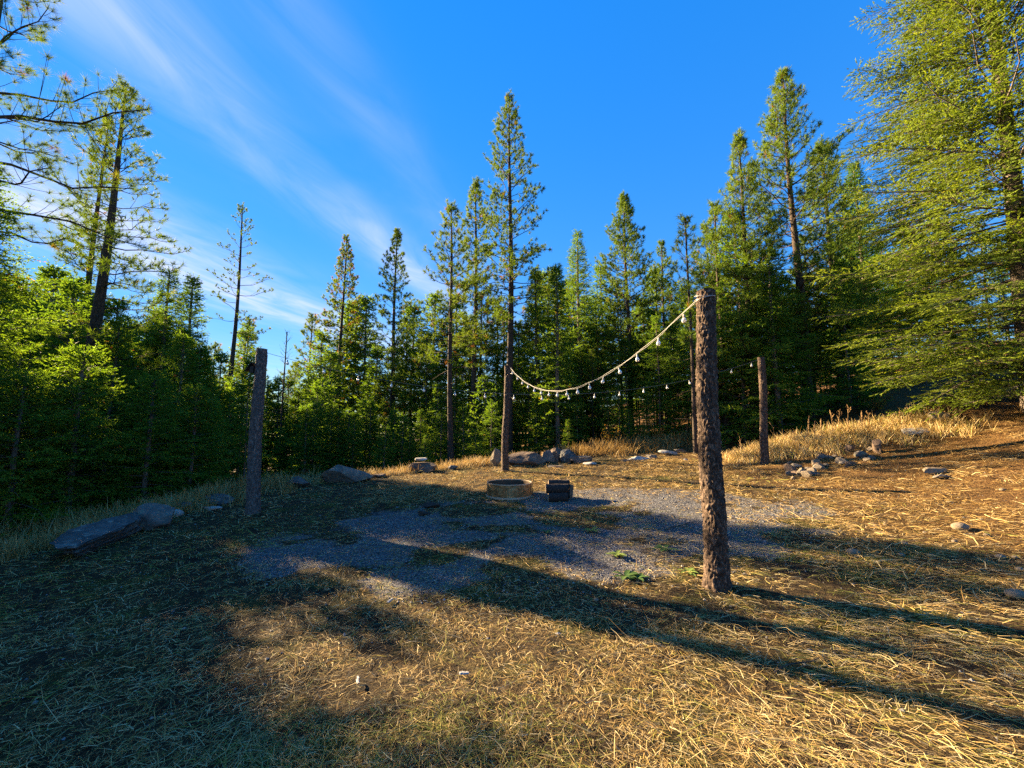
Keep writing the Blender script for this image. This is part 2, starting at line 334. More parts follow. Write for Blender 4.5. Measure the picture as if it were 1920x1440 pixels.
def pine(H, z0, R, seed, r0=None, ws=0.42, nb=4, tn=20, tl=0.16, tw=0.012, lean=(0, 0), extra=(), dead=10, toplen=0.17, brown=0.0, low=-0.12, sub=0.30, dens=1.0, droop=0.0, gap=0.0, pw=0.85, sn=3, tb=0.55):
    """ponderosa-like pine: whorls of limbs, side shoots, a burst of long needles on each shoot"""
    global rng
    rng = np.random.default_rng(seed); W = Acc(); Fo = Acc(); r0 = r0 or 0.009 * H + 0.03
    pos, rad = trunk_geo(W, H, r0, lean, seed)
    zs = []; z = z0
    while z < H - 0.12:
        t = (H - z) / (H - z0); zs.append(z); z += ws * (0.72 + 0.33 * t) * rng.uniform(0.7, 1.3)
    zs = np.array(zs); idx, loc = rag(np.maximum(2, (nb + rng.integers(-1, 2, len(zs)))))
    zb = zs[idx] + rng.normal(0, 0.06, len(idx)); az = loc * 2.4 + idx * 1.1 + rng.normal(0, 0.35, len(idx))
    t = np.clip((H - zb) / (H - z0), 0, 1)
    Ln = R * (np.power(t, pw) * (1 - 0.25 * sstep(0.72, 1, t))) * rng.uniform(0.62, 1.12, len(t)) + toplen * rng.uniform(0.6, 1.1, len(t))
    el = np.interp(t, [0, 0.12, 0.4, 0.75, 1], [1.15, 0.85, 0.38, 0.08, low]) + rng.normal(0, 0.10, len(t)); cv = rng.uniform(0.10, 0.32, len(t)) - droop
    if gap:
        k = rng.random(len(t)) > gap; zb, az, Ln, el, cv, t = (v[k] for v in (zb, az, Ln, el, cv, t))
    if len(extra):
        ex = np.array(extra, float); zb = np.r_[zb, ex[:, 0]]; az = np.r_[az, ex[:, 1]]; Ln = np.r_[Ln, ex[:, 2]]; el = np.r_[el, ex[:, 3]]; cv = np.r_[cv, ex[:, 4]]
    m = len(zb); a = np.stack([np.cos(az), np.sin(az), 0 * az], 1); s = np.stack([-a[:, 1], a[:, 0], 0 * az], 1); O = pos(zb)
    wph = rng.uniform(0, 6.28, m); wam = rng.uniform(0.02, 0.06, m)
    def LP(ii, u): return O[ii] + a[ii] * (Ln[ii] * np.cos(el[ii]) * u)[:, None] + s[ii] * (Ln[ii] * wam[ii] * (np.sin(u * 6 + wph[ii]) - np.sin(wph[ii])))[:, None] + UP * (Ln[ii] * (np.sin(el[ii]) * u + cv[ii] * u * u) + 0.03 * Ln[ii] * np.sin(u * 9 + wph[ii]))[:, None]
    npt = 6; uu = np.linspace(0, 1, npt); ii = np.repeat(np.arange(m), npt)
    P = LP(ii, np.tile(uu, m)).reshape(m, npt, 3); lr = 0.007 + 0.0085 * Ln
    V, q = tubes(P, lr[:, None] * (1 - 0.75 * uu)[None], 3 if sn == 3 else 5); W.add(V, Q=q)
    # side shoots
    cnt = np.maximum(2, np.round(dens * (2 + Ln / sub * 1.5)).astype(int)); si, sl = rag(cnt)
    us = 0.28 + 0.72 * (sl + rng.random(len(si))) / cnt[si]; us = np.minimum(us, 0.99)
    S0 = LP(si, us); T = norm(LP(si, us + 0.02) - S0); side = np.where(sl % 2 == 0, 1.0, -1.0)[:, None]
    ang = rng.uniform(0.45, 1.05, len(si))[:, None]; Sd = norm(np.cross(T, UP)) * side
    D = norm(np.cos(ang) * T + np.sin(ang) * Sd + UP * rng.uniform(-0.05, 0.35, len(si))[:, None])
    Ls = (0.10 + 0.36 * Ln[si] * (1 - us) + 0.10 * rng.random(len(si))) * rng.uniform(0.7, 1.2, len(si)); up = rng.uniform(0.1, 0.5, len(si))
    v = np.linspace(0, 1, sn); SP = S0[:, None] + D[:, None] * (Ls[:, None] * v)[..., None] + UP * ((up * Ls)[:, None] * v * v)[..., None]
    V, q = tubes(SP, (0.0045 + 0.004 * Ls)[:, None] * (1 - 0.6 * v)[None], 3); W.add(V, Q=q)
    tips = [SP[:, -1]]; tdir = [norm(SP[:, -1] - SP[:, -2])]
    k = Ls > 0.28; tips.append((SP[k, -1] * 0.4 + SP[k, -2] * 0.6) + rng.normal(0, 0.04, (k.sum(), 3))); tdir.append(norm(SP[k, -1] - SP[k, -2] + rng.normal(0, 0.15, (k.sum(), 3)) + UP * 0.1))
    tips.append(P[:, -1]); tdir.append(norm(P[:, -1] - P[:, -2] + UP * 0.02))
    tips.append(pos(np.array([H, H - 0.15, H - 0.3]))); tdir.append(np.repeat(UP[None], 3, 0))
    tips = np.concatenate(tips); tdir = np.concatenate(tdir); k = len(tips)
    ni = np.repeat(np.arange(k), tn); DD = norm(tdir[ni] * 0.55 + rng.normal(0, 0.62, (len(ni), 3)))
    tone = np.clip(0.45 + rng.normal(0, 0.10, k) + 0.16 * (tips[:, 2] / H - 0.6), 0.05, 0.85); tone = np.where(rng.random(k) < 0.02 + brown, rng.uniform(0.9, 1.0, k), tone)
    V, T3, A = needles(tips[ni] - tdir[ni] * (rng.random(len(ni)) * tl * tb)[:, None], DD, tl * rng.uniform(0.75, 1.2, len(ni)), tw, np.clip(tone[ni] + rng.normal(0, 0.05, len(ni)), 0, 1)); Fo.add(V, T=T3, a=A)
    if dead:
        zd = rng.uniform(max(0.12 * H, 0.8), max(z0, 0.2 * H), dead); ad = rng.uniform(0, 6.28, dead); Ld = rng.uniform(0.3, 1.0, dead) * R * 0.6; aa = np.stack([np.cos(ad), np.sin(ad), 0 * ad], 1); w = np.linspace(0, 1, 5)
        PD = pos(zd)[:, None] + aa[:, None] * (Ld[:, None] * w)[..., None] + UP * ((Ld * rng.uniform(-0.3, 0.2, dead))[:, None] * w)[..., None] + UP * (-0.12 * Ld[:, None] * w * w)[..., None]
        V, q = tubes(PD, np.broadcast_to(0.013 * (1 - 0.7 * w), (dead, 5)), 3); W.add(V, Q=q)
    return W, Fo
def fir(H, z0, R, seed, r0=None, ws=0.30, nb=5, s2=0.17, s3=0.12, nn=8, nl=0.065, nw=0.030, lean=(0, 0), dead=8, tl=0.15, droop=0.0, shape=0.85, wood2=False, gap=0.0, brown=0.0, azr=None, extra=(), fan=0.75, hang=0.05, smin=0.08, sdr=1.0, ta=(0.4, 0.95)):
    """Douglas-fir-like tree: flat sprays of needled twigs on drooping limbs"""
    global rng
    rng = np.random.default_rng(seed); W = Acc(); Fo = Acc(); r0 = r0 or 0.010 * H + 0.03
    pos, rad = trunk_geo(W, H, r0, lean, seed)
    zs = []; z = z0
    while z < H - 0.06:
        t = (H - z) / (H - z0); zs.append(z); z += ws * (0.40 + 0.6 * t) * rng.uniform(0.7, 1.3)
    zs = np.array(zs); idx, loc = rag(np.maximum(3, nb + rng.integers(-1, 2, len(zs))))
    zb = zs[idx] + rng.normal(0, 0.05, len(idx)); az = loc * 6.283 / nb + idx * 1.3 + rng.normal(0, 0.3, len(idx)); t = np.clip((H - zb) / (H - z0), 0, 1)
    Ln = R * np.power(t, shape) * (1 - 0.15 * sstep(0.85, 1, t)) * rng.uniform(0.55, 1.12, len(t)) + 0.10
    el = np.interp(t, [0, 0.15, 0.5, 1], [0.95, 0.55, 0.15, -0.12]) - droop + rng.normal(0, 0.09, len(t)); cv = rng.uniform(-0.10, 0.14, len(t))
    k = rng.random(len(t)) >= gap
    if azr is not None: k &= np.cos(az - azr[0]) > azr[1]
    zb, az, Ln, el, cv = (v[k] for v in (zb, az, Ln, el, cv))
    if len(extra):
        ex = np.array(extra, float); zb = np.r_[zb, ex[:, 0]]; az = np.r_[az, ex[:, 1]]; Ln = np.r_[Ln, ex[:, 2]]; el = np.r_[el, ex[:, 3]]; cv = np.r_[cv, ex[:, 4]]
    m = len(zb); a = np.stack([np.cos(az), np.sin(az), 0 * az], 1); s = np.stack([-a[:, 1], a[:, 0], 0 * az], 1); O = pos(zb); wph = rng.uniform(0, 6.28, m)
    def LP(ii, u): return O[ii] + a[ii] * (Ln[ii] * np.cos(el[ii]) * u)[:, None] + s[ii] * (0.05 * Ln[ii] * (np.sin(u * 5 + wph[ii]) - np.sin(wph[ii])))[:, None] + UP * (Ln[ii] * (np.sin(el[ii]) * u + cv[ii] * u * u))[:, None]
    npt = 6 if wood2 else 4; uu = np.linspace(0, 1, npt); ii = np.repeat(np.arange(m), npt); P = LP(ii, np.tile(uu, m)).reshape(m, npt, 3)
    V, q = tubes(P, (0.005 + 0.0075 * Ln)[:, None] * (1 - 0.8 * uu)[None], 4 if wood2 else 3); W.add(V, Q=q)
    cnt = np.maximum(3, np.round(2 * Ln * 0.9 / s2).astype(int)); si, sl = rag(cnt); us = 0.14 + 0.86 * (sl + rng.random(len(si)) * 0.8) / cnt[si]; us = np.minimum(us, 0.985)
    S0 = LP(si, us); T = norm(LP(si, us + 0.02) - S0); side = np.where(sl % 2 == 0, 1.0, -1.0)[:, None]; ang = rng.uniform(0.7, 1.1, len(si))[:, None]
    D = norm(np.cos(ang) * T + np.sin(ang) * norm(np.cross(T, UP)) * side + UP * rng.normal(-0.05, 0.16, len(si))[:, None])
    Ls = (smin + 0.46 * Ln[si] * np.power(1 - us, 0.9)) * rng.uniform(0.65, 1.15, len(si)); dr = rng.uniform(-0.02, 0.22, len(si)) * sdr
    def SPf(jj, v): return S0[jj] + D[jj] * (Ls[jj] * v)[:, None] - UP * (dr[jj] * Ls[jj] * v * v)[:, None]
    if wood2:
        w = np.linspace(0, 1, 3); jj = np.repeat(np.arange(len(si)), 3); SP = SPf(jj, np.tile(w, len(si))).reshape(-1, 3, 3)
        V, q = tubes(SP, (0.003 + 0.003 * Ls)[:, None] * (1 - 0.7 * w)[None], 3); W.add(V, Q=q)
    c3 = np.maximum(2, np.round(Ls / s3).astype(int) + 1); ti, tl_ = rag(c3); vs = np.where(tl_ == c3[ti] - 1, 0.96, 0.1 + 0.9 * (tl_ + 0.5 * rng.random(len(ti))) / c3[ti])
    B = SPf(ti, vs); T2 = norm(SPf(ti, vs + 0.03) - B); sd2 = np.where(rng.random(len(ti)) < 0.5, 1.0, -1.0)[:, None]; an = np.where(tl_ == c3[ti] - 1, 0.05, rng.uniform(ta[0], ta[1], len(ti)))[:, None]
    TD = norm(np.cos(an) * T2 + np.sin(an) * norm(np.cross(T2, UP)) * sd2 + UP * rng.normal(-hang, 0.18, len(ti))[:, None]); TL = tl * rng.uniform(0.6, 1.25, len(ti))
    # limb tips carry twigs too
    tip = LP(np.arange(m), np.full(m, 0.97)); B = np.r_[B, tip]; TD = np.r_[TD, norm(LP(np.arange(m), np.full(m, 1.0)) - tip)]; TL = np.r_[TL, np.full(m, tl * 1.3)]
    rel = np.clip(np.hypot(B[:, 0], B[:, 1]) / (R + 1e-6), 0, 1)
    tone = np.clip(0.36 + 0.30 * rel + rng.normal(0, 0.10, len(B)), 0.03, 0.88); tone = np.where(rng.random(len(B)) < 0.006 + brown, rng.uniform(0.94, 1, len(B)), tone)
    ni = np.repeat(np.arange(len(B)), nn); al = np.tile((np.arange(nn) + 0.5) / nn, len(B)) + rng.normal(0, 0.08, len(ni))
    pr = rng.normal(size=(len(ni), 3)); pr[:, 2] *= 0.7; DD = norm((1.55 - fan) * TD[ni] + fan * norm(pr))
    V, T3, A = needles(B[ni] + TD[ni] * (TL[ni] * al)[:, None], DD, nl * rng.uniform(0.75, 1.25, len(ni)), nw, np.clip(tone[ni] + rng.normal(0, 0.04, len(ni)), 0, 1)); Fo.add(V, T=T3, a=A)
    if dead:
        zd = rng.uniform(min(0.5, 0.3 * z0 + 0.2), max(z0, 0.8), dead); ad = rng.uniform(0, 6.28, dead); Ld = rng.uniform(0.3, 1.0, dead) * R * 0.7; aa = np.stack([np.cos(ad), np.sin(ad), 0 * ad], 1); w = np.linspace(0, 1, 4)
        PD = pos(zd)[:, None] + aa[:, None] * (Ld[:, None] * w)[..., None] - UP * ((Ld * rng.uniform(0.0, 0.4, dead))[:, None] * w)[..., None]
        V, q = tubes(PD, np.broadcast_to(0.010 * (1 - 0.7 * w), (dead, 4)), 3); W.add(V, Q=q)
    return W, Fo
def plant(name, W, Fo, bark, leaf, x, y, label, cat='tree', group=None, rz=0.0, sc=1.0):
    o = empty(name, (x, y, H1(x, y) - 0.05), rz); o.scale = (sc, sc, sc); tag(o, label, cat, group)
    link(bpy.data.objects.new('trunk', W.mesh('trunk', bark, True)), o)
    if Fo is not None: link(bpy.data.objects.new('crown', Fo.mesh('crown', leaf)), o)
    return o
def clone(src, x, y, rz, sc, label=None, group=None, scz=None):
    o = src.copy(); link(o); o.location = (x, y, H1(x, y) - 0.05); o.rotation_euler = (0, 0, rz); o.scale = (sc, sc, scz or sc)
    if label: o['label'] = label
    if group: o['group'] = group
    for ch in src.children:
        c = ch.copy(); link(c, o)
    return o
def spot(px, py, Yd):
    """base x, y and height of an upright tree whose top shows at a pixel and which stands Yd metres ahead"""
    p = at_depth(px, py, Yd); return p[0], p[1], p[2] - H1(p[0], p[1]) + 0.05
#  PINES (top pixel, distance, crown start fraction, radius ...)
def pine_at(px, py, Yd, z0f, R, seed, label, **kw):
    x, y, h = spot(px, py, Yd); kw.setdefault('tw', 0.0013 * Yd)
    ln = kw.get('lean', (0, 0)); W, Fo = pine(h, z0f * h, R, seed, **kw); return plant('pine_tree', W, Fo, M_BARKP, M_PINE, x - ln[0], y - ln[1], label)
def fir_at(px, py, Yd, z0f, R, seed, label, mat=None, **kw):
    x, y, h = spot(px, py, Yd); W, Fo = fir(h, z0f * h, R, seed, **kw); return plant('fir_tree', W, Fo, M_BARKF, mat or M_FIR, x, y, label)

TREES = True
if TREES:
    # left edge of the clearing
    LOWL = tuple((z_, a_, l_, e_, 0.15) for z_, a_, l_, e_ in ((6.4, 0.2, 1.7, 0.0), (6.0, 2.6, 1.6, 0.0), (5.4, -0.5, 1.9, -0.1), (4.9, 0.4, 1.8, -0.15), (5.6, 3.4, 1.5, -0.1), (4.4, -0.1, 1.6, -0.15), (7.4, 0.1, 1.9, 0.0), (7.0, -0.6, 1.8, -0.05), (6.7, 0.7, 1.7, 0.0), (5.9, -0.2, 2.0, -0.1), (5.1, 0.1, 1.9, -0.12), (3.9, 0.3, 1.6, -0.2)))
    xl = -11.0; yl = 8.0
    ex = []
    for zz, az, ln, el, cv in ((10.3, -0.3, 1.9, 0.25, 0.1), (9.6, 0.15, 2.5, 0.02, 0.08), (9.0, 0.0, 3.5, -0.05, 0.06), (8.9, -0.6, 2.6, 0.1, 0.05), (8.1, 0.1, 3.2, -0.30, 0.10), (7.6, -0.25, 2.5, -0.20, 0.1), (7.2, 0.25, 3.1, -0.28, 0.08), (6.6, -0.1, 2.4, -0.25, 0.06)):
        ex.append((zz, az, ln, el, cv))
    W, Fo = pine(13.5, 8.6, 2.2, 11, r0=0.20, ws=0.6, nb=3, tn=46, tl=0.17, tw=0.0055, extra=ex, dead=14, sn=4, tb=0.22, sub=0.30, dens=0.95, gap=0.2)
    plant('pine_tree', W, Fo, M_BARKP, M_PINE, xl, yl, 'tall pine with long sweeping limbs and needle bursts, beside the dense dark fir')
    pine_at(236, 165, 11.0, 0.56, 1.85, 21, 'large pine with a thick dark leaning trunk behind the dark slate slab', tn=18, tl=0.16, dens=1.1, dead=34, r0=0.20, low=-0.18, lean=(0.30, 0), extra=LOWL)
    pine_at(205, 215, 21.5, 0.50, 1.6, 22, 'yellowish pine just behind the thick dark leaning pine trunk', tn=14, tl=0.16, dens=1.0, brown=0.03)
    pine_at(455, 385, 24.0, 0.58, 2.2, 23, 'sparse open pine with small round needle clumps, rising behind the left log post', tn=16, tl=0.13, dens=0.5, ws=0.55, nb=3, gap=0.15, dead=18)
    pine_at(650, 445, 26.0, 0.30, 2.6, 24, 'dark brownish pine with some dying needles and a bushy base', brown=0.22, dens=0.7, tn=20, dead=20)
    pine_at(745, 435, 24.0, 0.34, 2.3, 25, 'narrow pointed pine beside the brownish pine', dens=0.8, tn=20)
    pine_at(846, 395, 16.0, 0.42, 2.1, 26, 'pine with a bare dark lower trunk, beside the tallest pine', dens=0.75, tn=22, dead=22, lean=(-0.15, 0))
    pine_at(892, 345, 19.4, 0.42, 1.7, 27, 'yellow-green pine close behind the tallest pine', brown=0.06, dens=1.1)
    pine_at(955, 183, 18.0, 0.36, 2.6, 28, 'tallest pine with an even pointed crown, behind the log post beyond the fire ring', tn=22, tl=0.15, dens=0.72, nb=5, ws=0.46, r0=0.19, dead=14)
    pine_at(1170, 370, 21.0, 0.20, 2.8, 29, 'dark dense pine with a bushy pointed top above the string of bulbs', tn=16, dens=1.2, nb=5, ws=0.36)
    pine_at(1240, 455, 22.5, 0.25, 1.6, 30, 'small pine between the dark dense pine and the thin bare-trunked pine', dens=1.0)
    pine_at(1285, 415, 13.5, 0.40, 1.1, 31, 'thin bare-trunked pine with a light sparse crown', dens=0.8, r0=0.065, dead=14)
    pine_at(1468, 140, 15.5, 0.28, 2.9, 32, 'tall bright pine topping the big clump, with one limb sweeping up beside its tip', tn=16, dens=1.25, nb=5, ws=0.40, r0=0.19, extra=((9.2, -0.25, 2.6, 0.55, 0.25), (8.3, 3.3, 2.4, 0.40, 0.25)))
    pine_at(1385, 262, 15.0, 0.24, 2.1, 33, 'bright yellow-green pine flanking the tall pine of the big clump', dens=1.3, nb=5, ws=0.36, tn=14)
    pine_at(1340, 385, 16.0, 0.20, 1.8, 34, 'shorter bright pine at the open side of the big clump', dens=1.2, tn=14)
    pine_at(1540, 265, 17.0, 0.20, 2.4, 35, 'dense pine on the uphill side of the big clump', dens=1.3, tn=14, nb=5)
    # FIRS with a look of their own
    x, y = -9.95, 7.35
    W, Fo = fir(7.1, 0.35, 2.3, 41, s2=0.13, s3=0.10, nn=11, nl=0.042, nw=0.020, wood2=True, dead=0, tl=0.18, ws=0.26)
    plant('fir_tree', W, Fo, M_BARKF, M_FIR, x, y, 'dense dark green fir with boughs down to the ground, beside the slate slab')
    fir_at(318, 508, 14.0, 0.05, 1.9, 42, 'full fir with a rounded top behind the left log post', s2=0.14, s3=0.10, nn=6, ws=0.30)
    fir_at(362, 520, 15.5, 0.06, 1.7, 43, 'second fir of the close pair, standing farther back with a thick trunk', s2=0.16)
    fir_at(1083, 435, 20.0, 0.08, 1.9, 44, 'slim spire-topped fir beside the dark dense pine')
    fir_at(1043, 505, 17.0, 0.10, 1.2, 45, 'small slim fir beside the spire-topped fir')
    fir_at(1004, 508, 19.0, 0.12, 1.4, 46, 'slender sunlit fir right beside the tallest pine')
    fir_at(1600, 310, 19.0, 0.05, 2.4, 47, 'dark shaded fir behind the big sunlit fir', nb=6, ws=0.28)
    fir_at(1440, 470, 14.3, 0.10, 2.0, 48, 'broad fir filling the foot of the big pine clump', s2=0.14, s3=0.11, nn=6)
    # big sunlit fir on the slope
    bx, by = 11.95, 9.4
    W, Fo = fir(15.5, 0.75, 4.1, 51, r0=0.21, ws=0.25, nb=6, s2=0.19, s3=0.125, nn=12, nl=0.055, nw=0.022, fan=0.52, hang=0.0, smin=0.16, sdr=0.5, ta=(0.3, 0.7), wood2=True, dead=24, tl=0.21, shape=0.50, droop=0.10, azr=(3.7, -0.55), extra=((0.75, 3.7, 2.4, -0.05, -0.12), (1.05, 3.4, 3.6, 0.0, -0.06), (1.3, 2.9, 3.9, 0.05, -0.05), (1.6, 3.3, 4.2, 0.0, -0.06)))
    plant('fir_tree', W, Fo, M_BARKF, M_FIR_LIT, bx, by, 'big sunlit yellow-green fir with sweeping boughs on the slope')

    # prototypes for the forest behind; each repeat is its own tree
    r = np.random.default_rng(99)
    protos = []
    for k, (hh, z0f, R, kind) in enumerate(((7.0, 0.04, 1.5, 'f'), (6.2, 0.26, 1.25, 'f'), (8.0, 0.30, 1.4, 'f'), (9.5, 0.36, 1.5, 'p'), (4.2, 0.03, 1.2, 'f'), (7.5, 0.25, 1.35, 'p'))):
        if kind == 'f': W, Fo = fir(hh, z0f * hh, R, 60 + k, s2=0.18, s3=0.13, nn=7, nl=0.075, nw=0.034, brown=0.02 if k == 2 else 0, dead=14, r0=0.055)
        else: W, Fo = pine(hh, z0f * hh, R, 60 + k, tn=18, tw=0.022, dead=14, r0=0.07, brown=0.03)
        protos.append((W, Fo, kind, hh))
    made = {}
    LOOK = ('full-skirted fir', 'slim fir', 'bare-footed fir', 'high-crowned pine', 'squat bushy fir', 'thin pine')
    def describe(zone, k, sc, x, y):
        px = 960 + F * x / max(y, 0.5)
        if zone == 'back':
            where = 'behind the big lichen boulder' if px < 690 else 'behind the brown ledge and wedge rocks' if px < 840 else 'round the foot of the tallest pine' if px < 990 else 'behind the wide brown boulder' if px < 1090 else 'behind the bushy grass at the rock row' if px < 1210 else 'round the thin bare-trunked pine'
        elif zone == 'right': where = 'under the bright flanking pines' if px < 1420 else 'under the tall pine of the big clump' if px < 1520 else 'at the uphill foot of the big clump' if px < 1620 else 'behind the big sunlit fir'
        elif zone == 'left': where = 'in the woods beside the clearing, downhill of the slate slab' if px < -60 or y < 5 else 'behind the thick leaning pine trunk' if px < 230 else 'round the close pair of firs' if px < 420 else 'behind the leaning grey post'
        else: where = 'far off beyond the thick leaning pine' if px < 260 else 'far off beyond the sparse open pine' if px < 620 else 'far off beyond the tallest pine' if px < 1000 else 'far off beyond the rock row thicket' if px < 1320 else 'far off beyond the big pine clump'
        size = 'short' if sc < 0.8 else 'tall' if sc > 1.2 else 'mid-sized'
        lab = size + ' ' + LOOK[k] + ' ' + where; return lab, lab + ' group'
    # spots of the clearing that lie in the sun: young trees that would shade them are kept lower
    lx, ly = np.meshgrid(np.linspace(-2.4, 10, 60), np.linspace(1.8, 12.5, 60)); lx, ly = lx.ravel(), ly.ravel(); lc = 0.53 * lx + 0.848 * ly
    ok = ((lc > 7.15) & (edge_dist(lx, ly) < -0.2)) | ((lc > 2.15) & (lc < 3.1) & (lx > -1) & (lx < 4.5)) | ((lc > 4.5) & (lc < 4.9) & (lx > 1.8) & (lx < 4.5)); lx, ly, lc = lx[ok], ly[ok], lc[ok]; lz = height(lx, ly)
    def sun_limit(x, y, hh, R):
        c = 0.53 * x + 0.848 * y; s = (lx - x) * 0.848 - (ly - y) * 0.53; m = (s > 0.5) & (np.abs(lc - c) < 0.85 * R)
        if not m.any(): return hh
        return min(hh, float((lz[m] + math.tan(SUN_EL) * s[m]).min()) - H1(x, y) - 0.25)
    def filler(zone, x, y, hh=None, ki=None):
        k = int(r.integers(0, len(protos))) if ki is None else ki
        W, Fo, kind, ph = protos[k]
        hh = sun_limit(x, y, hh or ph, 1.3)
        if hh < 1.3: return
        sc = hh / ph; lab, grp = describe(zone, k, sc, x, y)
        if k not in made and zone != 'x':
            o = plant('young_pine' if kind == 'p' else 'young_fir', W, Fo, M_BARKP if kind == 'p' else M_BARKF, M_PINE if kind == 'p' else M_FIR, x, y, lab, 'tree', grp, r.uniform(0, 6.28), sc); made[k] = o
        else: clone(made[k], x, y, r.uniform(0, 6.28), sc, lab, grp, sc * r.uniform(0.9, 1.0))
    def fill_px(zone, px0, px1, y0, y1, cnt, top_lo, top_hi, kinds):
        for j in range(cnt):
            px = px0 + (px1 - px0) * (j + r.random()) / cnt; Yd = r.uniform(y0, y1); x = (px - 960) / F * Yd
            topz = CAM_H + (800 - r.uniform(top_hi, top_lo)) / F * Yd
            hh = float(np.clip(topz - H1(x, Yd), 1.2, 14)); filler(zone, x, Yd, hh, int(r.choice(kinds)))
    fill_px('back', 985, 1330, 15.5, 21, 27, 690, 560, (0, 1, 2, 5, 1))
    fill_px('back', 560, 960, 14.5, 20, 24, 760, 610, (0, 1, 4, 2, 4))
    fill_px('right', 1330, 1640, 15.5, 23, 26, 640, 450, (0, 1, 2, 3, 5))
    fill_px('right', 1600, 1950, 17, 26, 16, 600, 330, (0, 2, 3))
    fill_px('left', 60, 470, 10.5, 18, 32, 720, 560, (0, 1, 4, 2))
    fill_px('left', -50, 235, 16.5, 24, 18, 480, 330, (0, 2, 3, 0))
    fill_px('left', 490, 600, 18, 26, 8, 745, 680, (0, 4))
    fill_px('back', 570, 1000, 21, 29, 20, 620, 500, (0, 1, 3, 5, 0))
    fill_px('back', 1000, 1330, 21, 29, 18, 560, 460, (0, 1, 3, 5))
    fill_px('right', 1320, 1620, 15, 19, 10, 520, 360, (0, 0, 3))
    fill_px('left', 240, 480, 20, 28, 10, 600, 500, (0, 2, 3))
    fill_px('far', -40, 1000, 28, 45, 24, 735, 650, (0, 2, 3, 5))
    fill_px('far', 960, 1960, 29, 48, 26, 650, 530, (0, 2, 3, 5))
    # woods left of the frame that throw the long shade
    for (x, y, hh, ki) in ((-8.6, 4.2, 6.5, 0), (-9.6, 2.8, 7.5, 2), (-11.5, 5.3, 8.5, 0), (-10.6, 0.8, 7.5, 1), (-13.5, 3.2, 9.0, 3), (-12.6, 8.9, 8.0, 2), (-13.6, 9.6, 9.5, 0), (-15.2, 10.4, 10, 2), (-16, 8, 9, 0), (-12.2, 7.4, 8.0, 1), (-14.2, 6.8, 9.5, 0), (-13.2, 11.2, 9, 0), (-14.6, 12.2, 9, 0), (-12.5, 10.4, 9, 0), (-15.5, 12.0, 9, 4), (-18, 15.6, 9.5, 2), (-22, 18.2, 11, 0), (-18.2, 18.2, 9, 0), (-22, 20.6, 11, 2), (-25, 22.6, 12, 0), (-20, 20.3, 10, 0), (-19, 13.2, 10, 2), (-22, 14.6, 11, 0), (-8.9, -1.2, 7.0, 0), (-12, -2.5, 9, 3)):
        filler('left', x, y, hh, ki)

    W, Fo = fir(3.7, 0.12, 1.45, 91, s2=0.14, s3=0.11, nn=8, nl=0.06, nw=0.026, dead=0, ws=0.22, shape=0.7)
    bu = plant('young_fir', W, Fo, M_BARKF, M_FIR, -8.75, 8.35, 'low bushy fir in front of the thick leaning pine trunk')
    clone(bu, -8.0, 9.2, 3.0, 0.85, 'bushy young fir on the bank above the pale angular boulder'); clone(bu, -8.7, 7.35, 2.0, 0.80, 'bushy young fir under the dense dark fir beside the slate slab'); clone(bu, -7.8, 10.2, 5.0, 0.80, 'smallest bushy fir on the bank just behind the leaning grey post')
    for (x, y, hh, ki) in ((-13.6, 15.5, 8.0, 0), (-10.6, 13.1, 6.2, 0), (-15.2, 17.5, 9.5, 2), (-14.6, 13.4, 9.0, 0), (-10.6, 10.95, 5.8, 1), (-16.8, 17.2, 10.0, 0)):
        pr = made[ki]; clone(pr, x, y, x * 7.0, hh / protos[ki][3], *describe('left', ki, hh / protos[ki][3], x, y))
    for o in bpy.data.objects:
        if o.get('group') == 'none': del o['group']
    # dead snag
    x, y, h = spot(538, 622, 19.0)
    W, _ = pine(h, 0.4 * h, 0.9, 88, r0=0.06, ws=0.5, nb=3, tn=1, dens=0.3, dead=12)
    plant('dead_tree', W, None, M_TWIG, None, x, y, 'thin bare dead tree standing against the sky behind the dark rock block')


